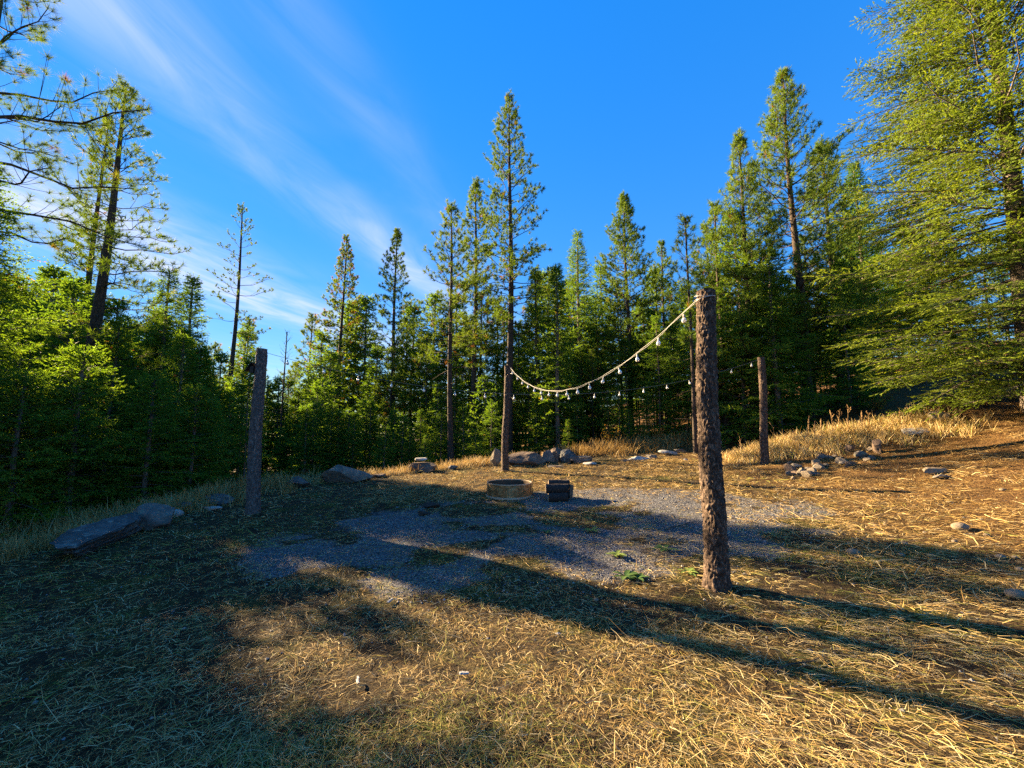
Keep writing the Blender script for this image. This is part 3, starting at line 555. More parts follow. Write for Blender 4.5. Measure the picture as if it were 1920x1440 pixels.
# ------------------------------------------------------------------ rocks
def rock(name, label, cat, loc, size, seed, mat, rz=0.0, tilt=(0, 0), kind='angular', sub=4, sink=0.22, group=None, parent=None):
    bm = bmesh.new(); bmesh.ops.create_icosphere(bm, subdivisions=sub, radius=1.0); r_ = random.Random(seed); q = np.random.default_rng(seed)
    V = np.array([v.co for v in bm.verts])
    if kind != 'round':
        for _ in range(13 if kind == 'angular' else 10):
            nrm = norm(q.normal(size=3)[None])[0]
            if kind == 'slab': nrm = norm((nrm * np.array([1, 1, 0.5]))[None])[0]
            d = q.uniform(0.46, 0.80); k = V @ nrm; V = np.where((k > d)[:, None], V - np.outer(np.maximum(k - d, 0) * 0.93, nrm), V)
        if kind == 'slab':
            V[:, 2] = np.clip(V[:, 2], -0.6, 0.5) ; V[:, 2] += 0.10 * (np.floor((V[:, 0] + 0.3 * V[:, 1]) * 3 + 0.6 * vnoise(V[:, 0] * 3, V[:, 1] * 3)) / 3 - V[:, 0])
    if kind == 'slab':
        lay = np.floor(V[:, 2] * 7 + 1.2 * vnoise(V[:, 0] * 2 + seed, V[:, 1] * 2)); jag = 1 + 0.22 * (vnoise(lay * 3.7 + seed, np.arctan2(V[:, 1], V[:, 0]) * 2.5 + lay) - 0.5); V[:, :2] *= jag[:, None]
    amp = 0.05 if kind == 'round' else 0.11
    f = fbm(V[:, 0] * 1.7 + seed, V[:, 1] * 1.7 + V[:, 2] * 1.3, 4) - 0.47; f2 = fbm(V[:, 2] * 4 + seed * 3, V[:, 0] * 4 - V[:, 1] * 3, 3) - 0.43
    V = V * (1 + amp * 1.6 * f + amp * 1.5 * f2)[:, None] * (1.0 if kind == 'round' else 1.18)
    V = V * (np.array(size) * 0.5)
    for v, c in zip(bm.verts, V): v.co = c
    for fc in bm.faces: fc.smooth = (kind == 'round')
    me = bpy.data.meshes.new(name); bm.to_mesh(me); bm.free(); me.materials.append(mat)
    o = link(bpy.data.objects.new(name, me), parent); o.location = (float(loc[0]), float(loc[1]), float(loc[2] + size[2] * (0.5 - sink))); o.rotation_euler = (tilt[0], tilt[1], rz)
    tag(o, label, cat, group); return o
def rock_px(px, py, size, seed, mat, label, name='boulder', cat='rock', dz=0.0, **kw):
    p = gpt(px, py); p[2] = H1(p[0], p[1]) + dz; return rock(name, label, cat, p, size, seed, mat, **kw)
rock_px(188, 1022, (0.62, 1.75, 0.40), 5, M_SLATE, 'long dark layered slate slab lying at the edge of the bank', 'slab_rock', rz=0.10, tilt=(0.10, 0.12), kind='slab', sub=5, sink=0.15)
rock_px(292, 988, (0.56, 0.50, 0.50), 14, M_ROCK, 'pale angular boulder next to the long slate slab', rz=0.5)
rock_px(328, 968, (0.27, 0.22, 0.15), 3, M_PALE, 'small smooth white stone beside the pale angular boulder', 'stone', kind='round', sub=3)
rock_px(347, 957, (0.28, 0.24, 0.24), 8, M_SLATE, 'small dark upright rock behind the smooth white stone', 'stone', sub=3)
rock_px(405, 944, (0.62, 0.35, 0.22), 9, M_SLATE, 'dark broken rock near the foot of the left log post', rz=-0.2, sub=4)
rock_px(398, 956, (0.42, 0.22, 0.09), 10, M_PALE, 'flat pale stone in front of the dark broken rock', 'stone', kind='slab', sub=3)
rock_px(556, 914, (0.60, 0.50, 0.36), 31, M_SLATE, 'blue-grey squared rock block beside the left log post', rz=0.6, tilt=(0.1, 0.15))
rock_px(649, 902, (1.20, 0.75, 0.55), 13, M_ROCK, 'big low lichen-speckled boulder at the edge of the clearing', rz=0.1, sub=5)
rock_px(727, 888, (0.85, 0.40, 0.26), 16, M_ROCKB, 'dark brown ledge of rock between the lichen boulder and the capped slab', 'ledge_rock', rz=-0.15)
rock_px(712, 894, (0.45, 0.30, 0.12), 17, M_ROCKB, 'low brown stone at the foot of the brown ledge', 'stone', kind='slab', sub=3)
rock_px(797, 884, (0.78, 0.55, 0.40), 18, M_ROCKB, 'brown wedge-shaped rock with a white flat stone on it', rz=0.3)
rock_px(786, 884, (0.40, 0.30, 0.10), 19, M_PALE, 'flat white stone lying on the brown wedge-shaped rock', 'stone', kind='slab', sub=3, dz=0.30, sink=0.0)
rock_px(848, 880, (0.35, 0.25, 0.14), 20, M_ROCK, 'low grey stone between the wedge rock and the far log post', 'stone', sub=3)
rock_px(929, 873, (0.34, 0.26, 0.60), 21, M_COB, 'upright tan rock standing just behind the far log post', sub=3)
rock_px(985, 872, (1.05, 0.7, 0.50), 22, M_ROCKB, 'wide brown boulder behind the far log post', rz=0.0)
rock_px(1029, 869, (0.50, 0.40, 0.46), 23, M_ROCK, 'grey slanted boulder leaning against the tall brown rock', tilt=(0, -0.5))
rock_px(1043, 866, (0.50, 0.45, 0.72), 24, M_ROCKB, 'tall brown rock in the middle of the rock row', sub=4)
rock_px(1066, 867, (0.52, 0.45, 0.46), 25, M_SLATE, 'blue-grey rounded boulder beside the tall brown rock', tilt=(0.2, 0.4))
rock_px(1094, 868, (0.75, 0.45, 0.34), 26, M_ROCK, 'flat-topped grey rock at the grassy end of the rock row', kind='slab')
for j, (px, py, w, hgt) in enumerate(((1108, 872, 0.4, 0.14), (1172, 866, 0.35, 0.12), (1197, 863, 0.6, 0.16), (1222, 859, 0.4, 0.18), (1252, 853, 0.65, 0.22), (1276, 848, 0.45, 0.18), (1286, 864, 0.14, 0.1), (1045, 876, 0.5, 0.08))):
    rock_px(px, py, (w, w * 0.6, hgt), 200 + j, (M_PALE, M_ROCK)[j % 2], ('low pale stone in the grass beyond the rock row', 'low grey stone in the grass beyond the rock row')[j % 2], 'stone', sub=3, kind='slab' if j % 2 else 'angular', group=('pale stones beyond the rock row', 'grey stones beyond the rock row')[j % 2])
rock_px(1646, 849, (0.24, 0.20, 0.42), 41, M_ROCKB, 'small jagged upright stone standing on the rubble mound', 'stone', sub=3)
rock_px(1722, 815, (0.60, 0.35, 0.26), 42, M_PALE, 'pale flat-faced rock in the dry grass of the slope', 'stone')
rock_px(1757, 792, (0.50, 0.40, 0.34), 43, M_COB, 'tan rock near the crest below the big fir', 'stone', sub=3)
rock_px(1752, 886, (0.62, 0.28, 0.15), 44, M_COB, 'long flat tan stone half buried in the needle-covered slope', 'stone', kind='slab', sub=3)
rock_px(1762, 897, (0.30, 0.16, 0.09), 45, M_ROCK, 'small grey stone in front of the long flat tan stone', 'stone', sub=3)
rr = random.Random(5)
for j in range(34):
    f = rr.random(); px = 1478 + 160 * f; py = 884 - 40 * f + rr.uniform(-16, 20); w = rr.uniform(0.10, 0.32)
    rock_px(px, py, (w, w * rr.uniform(0.6, 1), w * rr.uniform(0.4, 0.8)), 300 + j, (M_COB, M_ROCKB, M_ROCK)[j % 3], '' + ('large ' if w > 0.24 else 'small ' if w < 0.16 else '') + ('tan', 'brown', 'grey')[j % 3] + ' broken stone in the rubble mound beside the reddish log post', 'rubble_stone', sub=2, group=('large ' if w > 0.24 else 'small ' if w < 0.16 else '') + ('tan', 'brown', 'grey')[j % 3] + ' rubble of the mound', rz=rr.uniform(0, 6))
for j, (px, py, w) in enumerate(((1600, 1040, 0.15), (1801, 993, 0.20), (1697, 1021, 0.07), (1690, 1043, 0.08), (1746, 1045, 0.09), (1790, 1017, 0.07), (1876, 1047, 0.10), (1903, 1047, 0.06), (1735, 1000, 0.06), (1548, 1003, 0.06), (1850, 1005, 0.07), (1912, 1070, 0.08), (1905, 1120, 0.16), (1520, 1050, 0.05), (1660, 985, 0.05), (1118, 1127, 0.05), (1880, 920, 0.09), (1490, 960, 0.06))):
    lab = {0: 'rounded cobble lying alone in the shade band of the slope', 1: 'largest rounded cobble half buried on the slope', 12: 'flat tan cobble in the long lying grass'}.get(j)
    rock_px(px, py, (w * 1.0, w * 0.8, w * 0.55), 400 + j, M_COB, lab or 'small rounded pebble on the needle-covered slope', 'cobble', kind='round', sub=2, group=None if lab else 'pebbles on the slope')

# ------------------------------------------------------------------ log posts
def log_post(px, py_base, py_top, Yd, dia0, dia1, seed, label, bark=M_POST, nth=56, nz=150, px_top=None, amp=0.012):
    p = at_depth(px, py_base, Yd); tp = at_depth(px_top or px, py_top, Yd)
    z0 = H1(p[0], p[1]); hgt = tp[2] - z0; o = empty('log_post', (p[0], p[1], z0)); tag(o, label, 'post')
    th = np.linspace(0, 2 * np.pi, nth, endpoint=False); zz = np.linspace(-0.3, hgt, nz); TH, ZZ = np.meshgrid(th, zz)
    f = np.clip(ZZ / hgt, 0, 1); Rr = 0.5 * (dia0 + (dia1 - dia0) * f); Rr = Rr * (1 + 0.18 * np.exp(-np.clip(ZZ, 0, 9) / 0.12))
    cxx, cyy = np.cos(TH), np.sin(TH)
    ua = TH * 0.5 * dia0; wv = 0.035 * (vnoise(ZZ * 7 + seed, ua * 20) - 0.5); pl = np.minimum(np.abs(fbm((ua + wv) * 32 + seed * 7, ZZ * 12, 2) - 0.37), np.abs(fbm((ua + wv) * 44 + 50 + seed, ZZ * 18, 2) - 0.40)) * 4.5; rg = fbm(ua * 70 + seed, ZZ * 45, 3)
    Rr = Rr + amp * (np.clip(pl * 1.6, 0, 1) - 0.6) + amp * 0.8 * (rg - 0.45) + 0.012 * (vnoise(ZZ * 2 + seed, cxx * 1.5) - 0.5)
    dx = (tp[0] - p[0]) * f + 0.018 * np.sin(ZZ * 2.1 + seed); V = np.stack([Rr * cxx + dx, Rr * cyy, ZZ], -1).reshape(-1, 3)
    i = np.arange(nth * nz).reshape(nz, nth); nx = np.roll(i, -1, 1); Q = np.stack([i[:-1], nx[:-1], nx[1:], i[1:]], -1).reshape(-1, 4)
    obj_np('bark', V, None, Q, bark, o, smooth=True)
    top = V.reshape(nz, nth, 3)[-1]; c = top.mean(0); ring = [c + (top - c) * k + np.array([0, 0, 0.006 + 0.012 * k * 0 + 0.01 * (1 - k)]) for k in (1.0, 0.6, 0.3)]
    VV = np.concatenate(ring + [c[None] + np.array([0, 0, 0.016])]); QQ = []
    for a in range(2):
        ia = np.arange(nth) + a * nth; ib = ia + nth; QQ.append(np.stack([ia, np.roll(ia, -1), np.roll(ib, -1), ib], -1))
    ia = np.arange(nth) + 2 * nth; TT = np.stack([ia, np.roll(ia, -1), np.full(nth, 3 * nth)], -1)
    obj_np('cut_top', VV, TT, np.concatenate(QQ), M_CUTD, o)
    return o, np.array([tp[0], tp[1], tp[2]]), np.array([p[0], p[1], z0])
post_fr, top_fr, b_fr = log_post(1343, 1108, 546, 4.22, 0.225, 0.185, 1, 'nearest thick rough-barked log post with wire wound round its top', px_top=1321, amp=0.016, nth=96, nz=330)
post_l, top_l, b_l = log_post(473, 957, 655, 7.6, 0.235, 0.185, 2, 'leaning grey log post by the slate rocks with a small dark panel near its top', px_top=489, amp=0.012, bark=M_POSTG)
post_c, top_c, b_c = log_post(947, 881, 686, 11.5, 0.20, 0.17, 3, 'log post standing behind the fire ring under the tallest pine', px_top=951)
post_r, top_r, b_r = log_post(1436, 882, 670, 10.6, 0.195, 0.17, 4, 'reddish log post at the foot of the rubble mound', px_top=1427)
def tube_obj(name, pts, rad, mat, parent=None, sides=6):
    P = np.asarray(pts, float)[None]; V, q = tubes(P, np.full((1, len(pts)), rad), sides); return obj_np(name, V, None, q, mat, parent, smooth=True)
# wire round the near post's top (parts of that post)
for k in range(3):
    th = np.linspace(0, 2 * np.pi, 48); rr_ = 0.101
    pts = np.stack([rr_ * np.cos(th) + (top_fr[0] - b_fr[0]), rr_ * np.sin(th), (top_fr[2] - b_fr[2]) - 0.055 - 0.022 * k + 0.022 * np.sin(th + k * 1.2)], 1); tube_obj('wire_wrap', pts, 0.0028, M_WIRE, post_fr, 5)
# small dark panel on the left post
pn = empty('solar_panel', top_l + np.array([-0.14, -0.02, -0.34])); tag(pn, 'small dark wedge-shaped panel fixed near the top of the leaning grey post', 'solar panel')
def box(name, size, mat, parent, loc=(0, 0, 0), rot=(0, 0, 0), bev=0.004):
    bm = bmesh.new(); bmesh.ops.create_cube(bm, size=1.0)
    for v in bm.verts: v.co = Vector((v.co.x * size[0], v.co.y * size[1], v.co.z * size[2]))
    bmesh.ops.bevel(bm, geom=bm.edges[:], offset=bev, segments=2, affect='EDGES'); me = bpy.data.meshes.new(name); bm.to_mesh(me); bm.free(); me.materials.append(mat)
    o = link(bpy.data.objects.new(name, me), parent); o.location = loc; o.rotation_euler = rot; return o
box('panel', (0.20, 0.16, 0.014), M_BLACK, pn, (-0.02, 0, 0), (0, -0.95, 0)); box('housing', (0.07, 0.10, 0.12), M_BLACK, pn, (0.035, 0, -0.045)); box('bracket', (0.05, 0.03, 0.03), M_IRON, pn, (0.08, 0, -0.03))

# ------------------------------------------------------------------ string lights
def bulb_meshes():
    bm = bmesh.new(); prof = [(0.006, -0.012), (0.014, -0.018), (0.021, -0.03), (0.029, -0.045), (0.033, -0.062), (0.029, -0.078), (0.018, -0.090), (0.0, -0.095)]; k = 12; rings = []
    for r_, z in prof[:-1]: rings.append([bm.verts.new((r_ * math.cos(a * 2 * math.pi / k), r_ * math.sin(a * 2 * math.pi / k), z)) for a in range(k)])
    tip = bm.verts.new((0, 0, prof[-1][1]))
    for a, b in zip(rings[:-1], rings[1:]):
        for j in range(k): bm.faces.new((a[j], a[(j + 1) % k], b[(j + 1) % k], b[j]))
    for j in range(k): bm.faces.new((rings[-1][j], rings[-1][(j + 1) % k], tip))
    for f in bm.faces: f.smooth = True
    me = bpy.data.meshes.new('bulb'); bm.to_mesh(me); bm.free(); me.materials.append(M_BULB)
    V, q = tubes(np.array([[(0, 0, 0.03), (0, 0, 0.012), (0, 0, -0.018), (0, 0, -0.022)]], float), np.array([[0.006, 0.013, 0.014, 0.010]]), 10)
    return me, mesh_np('socket', V, None, q, M_CABLE, True), mesh_np('socket', V, None, q, M_BLACK, True)
BULB, SOCK_W, SOCK_B = bulb_meshes()
def string(name, label, A, B, sag, spacing, mat, sock, rad, seed, tw=0.0):
    o = empty(name, (A + B) / 2); tag(o, label, 'string lights'); Ln = np.linalg.norm(B - A) + 0.3; q = np.random.default_rng(seed)
    def P(s): return A + (B - A) * s[:, None] - np.array([0, 0, 1.0]) * (4 * sag * s * (1 - s))[:, None] + np.stack([0 * s, 0 * s, tw * np.sin(s * 60)], 1)
    s = np.linspace(0, 1, 90); c = (A + B) / 2; tube_obj('cable', P(s) - c, rad, mat, o, 6)
    if tw: tube_obj('cable', P(s) - c + np.stack([0.006 * np.cos(s * 150), 0.006 * np.sin(s * 150), -0.008 - 0.012 * np.sin(s * 23) ** 2], 1), rad * 0.8, mat, o, 5)
    k = int(Ln / spacing); ss = (np.arange(k) + 0.6) / k
    for pt in P(ss):
        b = link(bpy.data.objects.new('bulb', BULB), o); b.location = pt - c + np.array([0, 0, -0.045]); b.rotation_euler = (q.normal(0, 0.12), q.normal(0, 0.12), 0); b.scale = (0.82, 0.82, 0.82)
        k_ = link(bpy.data.objects.new('socket', sock), b)
    return o
string('string_lights', 'thick white cord of clear bulbs drooping from the far post to the nearest post', top_c + np.array([0.07, -0.06, -0.04]), top_fr + np.array([-0.09, 0.03, -0.10]), 0.80, 0.47, M_CABLE, SOCK_W, 0.0030, 1, 0.004)
string('string_lights', 'thin dark cord of clear bulbs crossing from the leaning post to the reddish post', top_l + np.array([0.09, 0, -0.06]), top_r + np.array([-0.08, -0.05, -0.06]), 0.85, 0.62, M_CABLED, SOCK_W, 0.004, 2)

# ------------------------------------------------------------------ fire ring, poker, logs
fp = gpt(955, 930); FX, FY = fp[0], fp[1] + 0.0; FZ = H1(FX, FY)
fr = empty('fire_ring', (FX, FY, FZ)); tag(fr, 'round tan rusty steel fire ring in the middle of the clearing', 'fire ring')
RR, HT = 0.445, 0.27
def ring_prof(name, prof, mat, parent, k=72, closed=True, a0=0, a1=2 * math.pi):
    full = abs(a1 - a0 - 2 * math.pi) < 1e-6; th = np.linspace(a0, a1, k, endpoint=not full); pr = np.array(prof); m = len(pr)
    V = np.stack([pr[None, :, 0] * np.cos(th)[:, None], pr[None, :, 0] * np.sin(th)[:, None], np.broadcast_to(pr[None, :, 1], (len(th), m))], -1).reshape(-1, 3)
    i = np.arange(len(th) * m).reshape(len(th), m); A = i if full else i[:-1]; Bn = np.roll(i, -1, 0) if full else i[1:]
    jn = np.roll(np.arange(m), -1); Q = np.stack([A, Bn, Bn[:, jn], A[:, jn]], -1).reshape(-1, 4); return obj_np(name, V, None, Q, mat, parent)
ring_prof('wall', [(RR, -0.03), (RR, HT), (RR - 0.004, HT), (RR - 0.004, -0.03)], M_RUST, fr)
ring_prof('inner_wall', [(RR - 0.006, 0.02), (RR - 0.006, HT - 0.012), (RR - 0.009, HT - 0.012), (RR - 0.009, 0.02)], M_SOOT, fr)
ring_prof('top_rim', [(RR + 0.004, HT - 0.010), (RR + 0.004, HT + 0.006), (RR - 0.010, HT + 0.006), (RR - 0.010, HT - 0.010)], M_RIMS, fr)
ring_prof('base_flange', [(RR + 0.018, 0.0), (RR + 0.018, 0.030), (RR + 0.003, 0.034), (RR + 0.003, 0.0)], M_RIMS, fr)
for a in (-1.75, -0.35, 1.4):
    box('seam', (0.008, 0.022, HT - 0.05), M_RUST, fr, (math.cos(a) * (RR + 0.002), math.sin(a) * (RR + 0.002), HT / 2 + 0.01), (0, 0, a), 0.002)
n_ = 40; th = np.arange(n_) * 2 * np.pi / n_; rg = [0.0, 0.15, 0.3, RR - 0.012]
V = np.concatenate([np.stack([r_ * np.cos(th), r_ * np.sin(th), 0.055 + 0.03 * (vnoise(np.cos(th) * 9 * r_ + 4, np.sin(th) * 9 * r_ + 2) - 0.4)], 1) for r_ in rg]); i = np.arange(n_ * 4).reshape(4, n_); nx = np.roll(i, -1, 1)
obj_np('ash_bed', V, None, np.stack([i[:-1], nx[:-1], nx[1:], i[1:]], -1).reshape(-1, 4), M_ASH, fr)
pk = gpt(998, 929); pz = H1(pk[0], pk[1]); po = empty('fire_poker', (pk[0], pk[1], pz)); tag(po, 'thin dark steel rod standing upright beside the fire ring', 'poker')
tube_obj('rod', [(0, 0, -0.05), (0.01, 0, 0.15), (0.022, 0, 0.3), (0.03, 0, 0.37)], 0.007, M_IRON, po); tube_obj('hook', [(0.03, 0, 0.365), (0.05, 0, 0.385), (0.035, 0, 0.40)], 0.006, M_IRON, po); box('foot_plate', (0.06, 0.05, 0.03), M_IRON, po, (0, 0, 0.01))
def log(loc, rz, ln, dia, label, seed, tilt=0.0):
    o = empty('firewood_log', loc, rz); o.rotation_euler = (0, tilt, rz); tag(o, label, 'log', 'charred firewood by the fire ring')
    nth, nz = 36, 26; th = np.linspace(0, 2 * np.pi, nth, endpoint=False); xx = np.linspace(-ln / 2, ln / 2, nz); TH, XX = np.meshgrid(th, xx)
    R_ = dia / 2 * (1 + 0.10 * (fbm(np.cos(TH) * 2 + seed, np.sin(TH) * 2 + XX * 4, 3) - 0.45) + 0.16 * (fbm(np.cos(TH) * 7 + seed, np.sin(TH) * 7 + XX * 9, 3) - 0.45))
    V = np.stack([XX, R_ * np.cos(TH), R_ * np.sin(TH)], -1).reshape(-1, 3); i = np.arange(nth * nz).reshape(nz, nth); nx = np.roll(i, -1, 1)
    obj_np('bark', V, None, np.stack([i[:-1], nx[:-1], nx[1:], i[1:]], -1).reshape(-1, 4), M_CHAR, o, smooth=True)
    for e, s in ((0, -1), (nz - 1, 1)):
        rim = V.reshape(nz, nth, 3)[e]; c = rim.mean(0); VV = np.concatenate([rim + np.array([s * 0.002, 0, 0]), c + (rim - c) * 0.5 + np.array([s * 0.008, 0, 0]), (c + np.array([s * 0.009, 0, 0]))[None]])
        ia = np.arange(nth); QQ = np.stack([ia, np.roll(ia, -1), np.roll(ia, -1) + nth, ia + nth], -1); TT = np.stack([ia + nth, np.roll(ia, -1) + nth, np.full(nth, 2 * nth)], -1); obj_np('cut_end', VV, TT, QQ, M_CUT if (seed + e) % 2 else M_CUTD, o)
    return o
lp = gpt(1046, 940); lz = H1(lp[0], lp[1])
log((lp[0], lp[1], lz + 0.075), 0.05, 0.36, 0.17, 'black charred log lying lowest at the front of the firewood heap', 1)
log((lp[0] + 0.05, lp[1] + 0.20, lz + 0.10), 0.02, 0.38, 0.19, 'charred log lying on the ground at the back of the firewood heap', 2)
log((lp[0] - 0.01, lp[1] + 0.06, lz + 0.225), 0.03, 0.42, 0.17, 'thick charred log on top at the front of the firewood heap', 3)
log((lp[0] + 0.05, lp[1] + 0.24, lz + 0.285), -0.05, 0.40, 0.17, 'charred log on top at the back of the firewood heap', 4)
box('wood_split', (0.07, 0.05, 0.30), M_CUTD, None, (lp[0] + 0.27, lp[1] + 0.16, lz + 0.13), (0, 0.12, 0.2), 0.008); tag(bpy.data.objects['wood_split'], 'split piece of firewood leaning upright against the end of the heap', 'firewood')

# ------------------------------------------------------------------ straw, grass, gravel (stuff)
def ribbons(P0, D, ln, w, lift, bend, tone, nseg=2):
    """thin bent blades: P0 (k,3) start, D (k,3) direction, lift = end height share, bend sideways"""
    k = len(P0); S = norm(np.cross(D, np.broadcast_to(UP, D.shape))); v = np.linspace(0, 1, nseg + 1)
    C = P0[:, None] + D[:, None] * (ln[:, None] * v)[..., None] + S[:, None] * ((bend * ln)[:, None] * v * v)[..., None] + UP * ((lift * ln)[:, None] * v * (1.6 - v))[..., None]
    W_ = norm(S + rng.normal(0, 0.5, S.shape)); ww = w[:, None] * 0.5 * (1 - 0.65 * v)[None]
    V = np.stack([C + W_[:, None] * ww[..., None], C - W_[:, None] * ww[..., None]], 2).reshape(-1, 3)
    b = np.arange(k)[:, None] * (2 * (nseg + 1)) + np.arange(nseg)[None] * 2; Q = np.stack([b, b + 1, b + 3, b + 2], -1).reshape(-1, 4)
    return V, Q, np.repeat(tone, 2 * (nseg + 1))
rng = np.random.default_rng(123)
def polar(k, r0, r1, a):
    rad = np.exp(rng.uniform(math.log(r0), math.log(r1), k)); th = rng.uniform(-a, a, k); return rad * np.sin(th), rad * np.cos(th), rad
x, y, rad = polar(270000, 1.25, 17, 1.05)
d = edge_dist(x, y); g = gravel(x, y); clump = fbm(x * 2.2, y * 2.2, 3)
keep = (rng.random(len(x)) > 0.50 * g) & (rng.random(len(x)) < 0.25 + 1.5 * (clump - 0.2)) & (d < 1.5)
x, y, rad, clump, g = x[keep], y[keep], rad[keep], clump[keep], g[keep]; k = len(x)
comb = sstep(0.4, 2.5, x) * (1 - sstep(5, 8, y)); az = np.where(rng.random(k) < 0.65 * comb, rng.normal(-0.75, 0.35, k), rng.uniform(0, 6.283, k))
ln = rng.gamma(2.4, 0.019, k) * (0.8 + 0.04 * rad) + 0.015 + 0.10 * comb * rng.random(k) ** 3; long_ = rng.random(k) < 0.02; ln = np.where(long_, ln + rng.uniform(0.08, 0.25, k), ln)
D = np.stack([np.cos(az), np.sin(az), rng.normal(0.0, 0.06, k)], 1)
tone = np.clip(0.56 + rng.normal(0, 0.24, k) + 0.10 * comb, 0, 0.9); moss = fbm(x * 0.9 + 40, y * 0.9, 3); tone = np.where((moss > 0.52) & (rng.random(k) < 0.35), rng.uniform(0.9, 1.0, k), tone)
tone = np.where(sstep(4.5, 7, x) * sstep(5, 8, y + 0.45 * x) > rng.random(k), np.clip(rng.normal(0.38, 0.24, k), 0, 0.85), tone)
P0 = np.stack([x, y, height(x, y) + rng.uniform(0.0, 0.022, k)], 1); wd = (0.0010 + 0.00066 * rad) * rng.uniform(0.5, 1.5, k); lf = np.abs(rng.normal(0, 0.22, k)); bd = rng.normal(0, 0.35, k); sh = ln < 0.075
V, Q, A = ribbons(P0[~sh], D[~sh], ln[~sh], wd[~sh], lf[~sh], bd[~sh], tone[~sh]); V2, Q2, A2 = ribbons(P0[sh], D[sh], ln[sh], wd[sh], lf[sh], bd[sh], tone[sh], 1)
V, Q, A = np.concatenate([V, V2]), np.concatenate([Q, Q2 + len(V)]), np.concatenate([A, A2])
tag(obj_np('straw_litter', V, None, Q, M_STRAW, attrs={'tone': A}), 'dry straw and cut grass lying over the whole clearing', 'straw', kind='stuff')
# upright stubble tufts
x, y, rad = polar(60000, 1.25, 14, 1.05); clump = fbm(x * 3.1 + 9, y * 3.1, 3); d = edge_dist(x, y); keep = (clump > 0.52) & (d < 0.3) & (rng.random(len(x)) > 0.85 * gravel(x, y)); x, y, rad = x[keep], y[keep], rad[keep]; k = len(x)
az = rng.uniform(0, 6.28, k); D = norm(np.stack([np.cos(az), np.sin(az), rng.uniform(0.4, 1.6, k)], 1)); ln = rng.uniform(0.015, 0.06, k)
V, Q, A = ribbons(np.stack([x, y, height(x, y)], 1), D, ln, (0.0016 + 0.0008 * rad), 0 * ln, rng.normal(0, 0.3, k), np.where(rng.random(k) < 0.35, rng.uniform(0.88, 1, k), np.clip(rng.normal(0.5, 0.2, k), 0, 0.85)))
tag(obj_np('stubble', V, None, Q, M_STRAW, attrs={'tone': A}), 'short upright grass stubble and moss over the clearing', 'grass', kind='stuff')
# needle and straw litter on the sunny slope and the back of the clearing
k = 52000; x = rng.uniform(3.2, 13, k); y = rng.uniform(3.5, 12.5, k); j_ = rng.random(k) < 0.3; x = np.where(j_, rng.uniform(-3, 5, k), x); y = np.where(j_, rng.uniform(8, 13, k), y); keep = (edge_dist(x, y) < 0.3) & (rng.random(k) > 0.6 * gravel(x, y)) & (fbm(x * 1.7 + 3, y * 1.7, 3) > 0.33); x, y = x[keep], y[keep]; k = len(x); az = rng.uniform(0, 6.28, k)
V, Q, A = ribbons(np.stack([x, y, height(x, y) + rng.uniform(0, 0.02, k)], 1), np.stack([np.cos(az), np.sin(az), rng.normal(0.05, 0.1, k)], 1), rng.uniform(0.06, 0.22, k), rng.uniform(0.005, 0.010, k), np.abs(rng.normal(0, 0.22, k)), rng.normal(0, 0.4, k), np.clip(rng.normal(0.52, 0.22, k), 0, 0.86))
tag(obj_np('needle_litter', V, None, Q, M_STRAW, attrs={'tone': A}), 'dry needles and straw strewn over the sunny slope', 'litter', kind='stuff')
# gravel stones
x, y, rad = polar(110000, 3.2, 13, 0.85); keep = rng.random(len(x)) < gravel(x, y) * 0.9 * sstep(0.25, 0.6, fbm(x * 4, y * 4, 3)) + 0.010; x, y, rad = x[keep], y[keep], rad[keep]; k = len(x)
oc = np.array([(1, 0, 0), (-1, 0, 0), (0, 1, 0), (0, -1, 0), (0, 0, 1), (0, 0, -1)], float); of = np.array([(0, 2, 4), (2, 1, 4), (1, 3, 4), (3, 0, 4)])
sz = rng.gamma(4, 0.0016, k) + 0.00045 * rad; rot = rng.uniform(0, 6.28, k); vv = oc[None] * (sz[:, None, None] * rng.uniform(0.6, 1.3, (k, 6, 1))); vx = vv[..., 0] * np.cos(rot)[:, None] - vv[..., 1] * np.sin(rot)[:, None]; vy = vv[..., 0] * np.sin(rot)[:, None] + vv[..., 1] * np.cos(rot)[:, None]
V = np.stack([vx + x[:, None], vy + y[:, None], vv[..., 2] * 0.8 + (height(x, y) + 0.2 * sz)[:, None]], -1).reshape(-1, 3); T = (of[None] + np.arange(k)[:, None, None] * 6).reshape(-1, 3)
tag(obj_np('gravel', V, T, None, M_GRAV, attrs={'tone': np.repeat(np.clip(rng.normal(0.5, 0.22, k), 0, 1), 6)}), 'grey crushed gravel spread around the fire ring', 'gravel', kind='stuff')
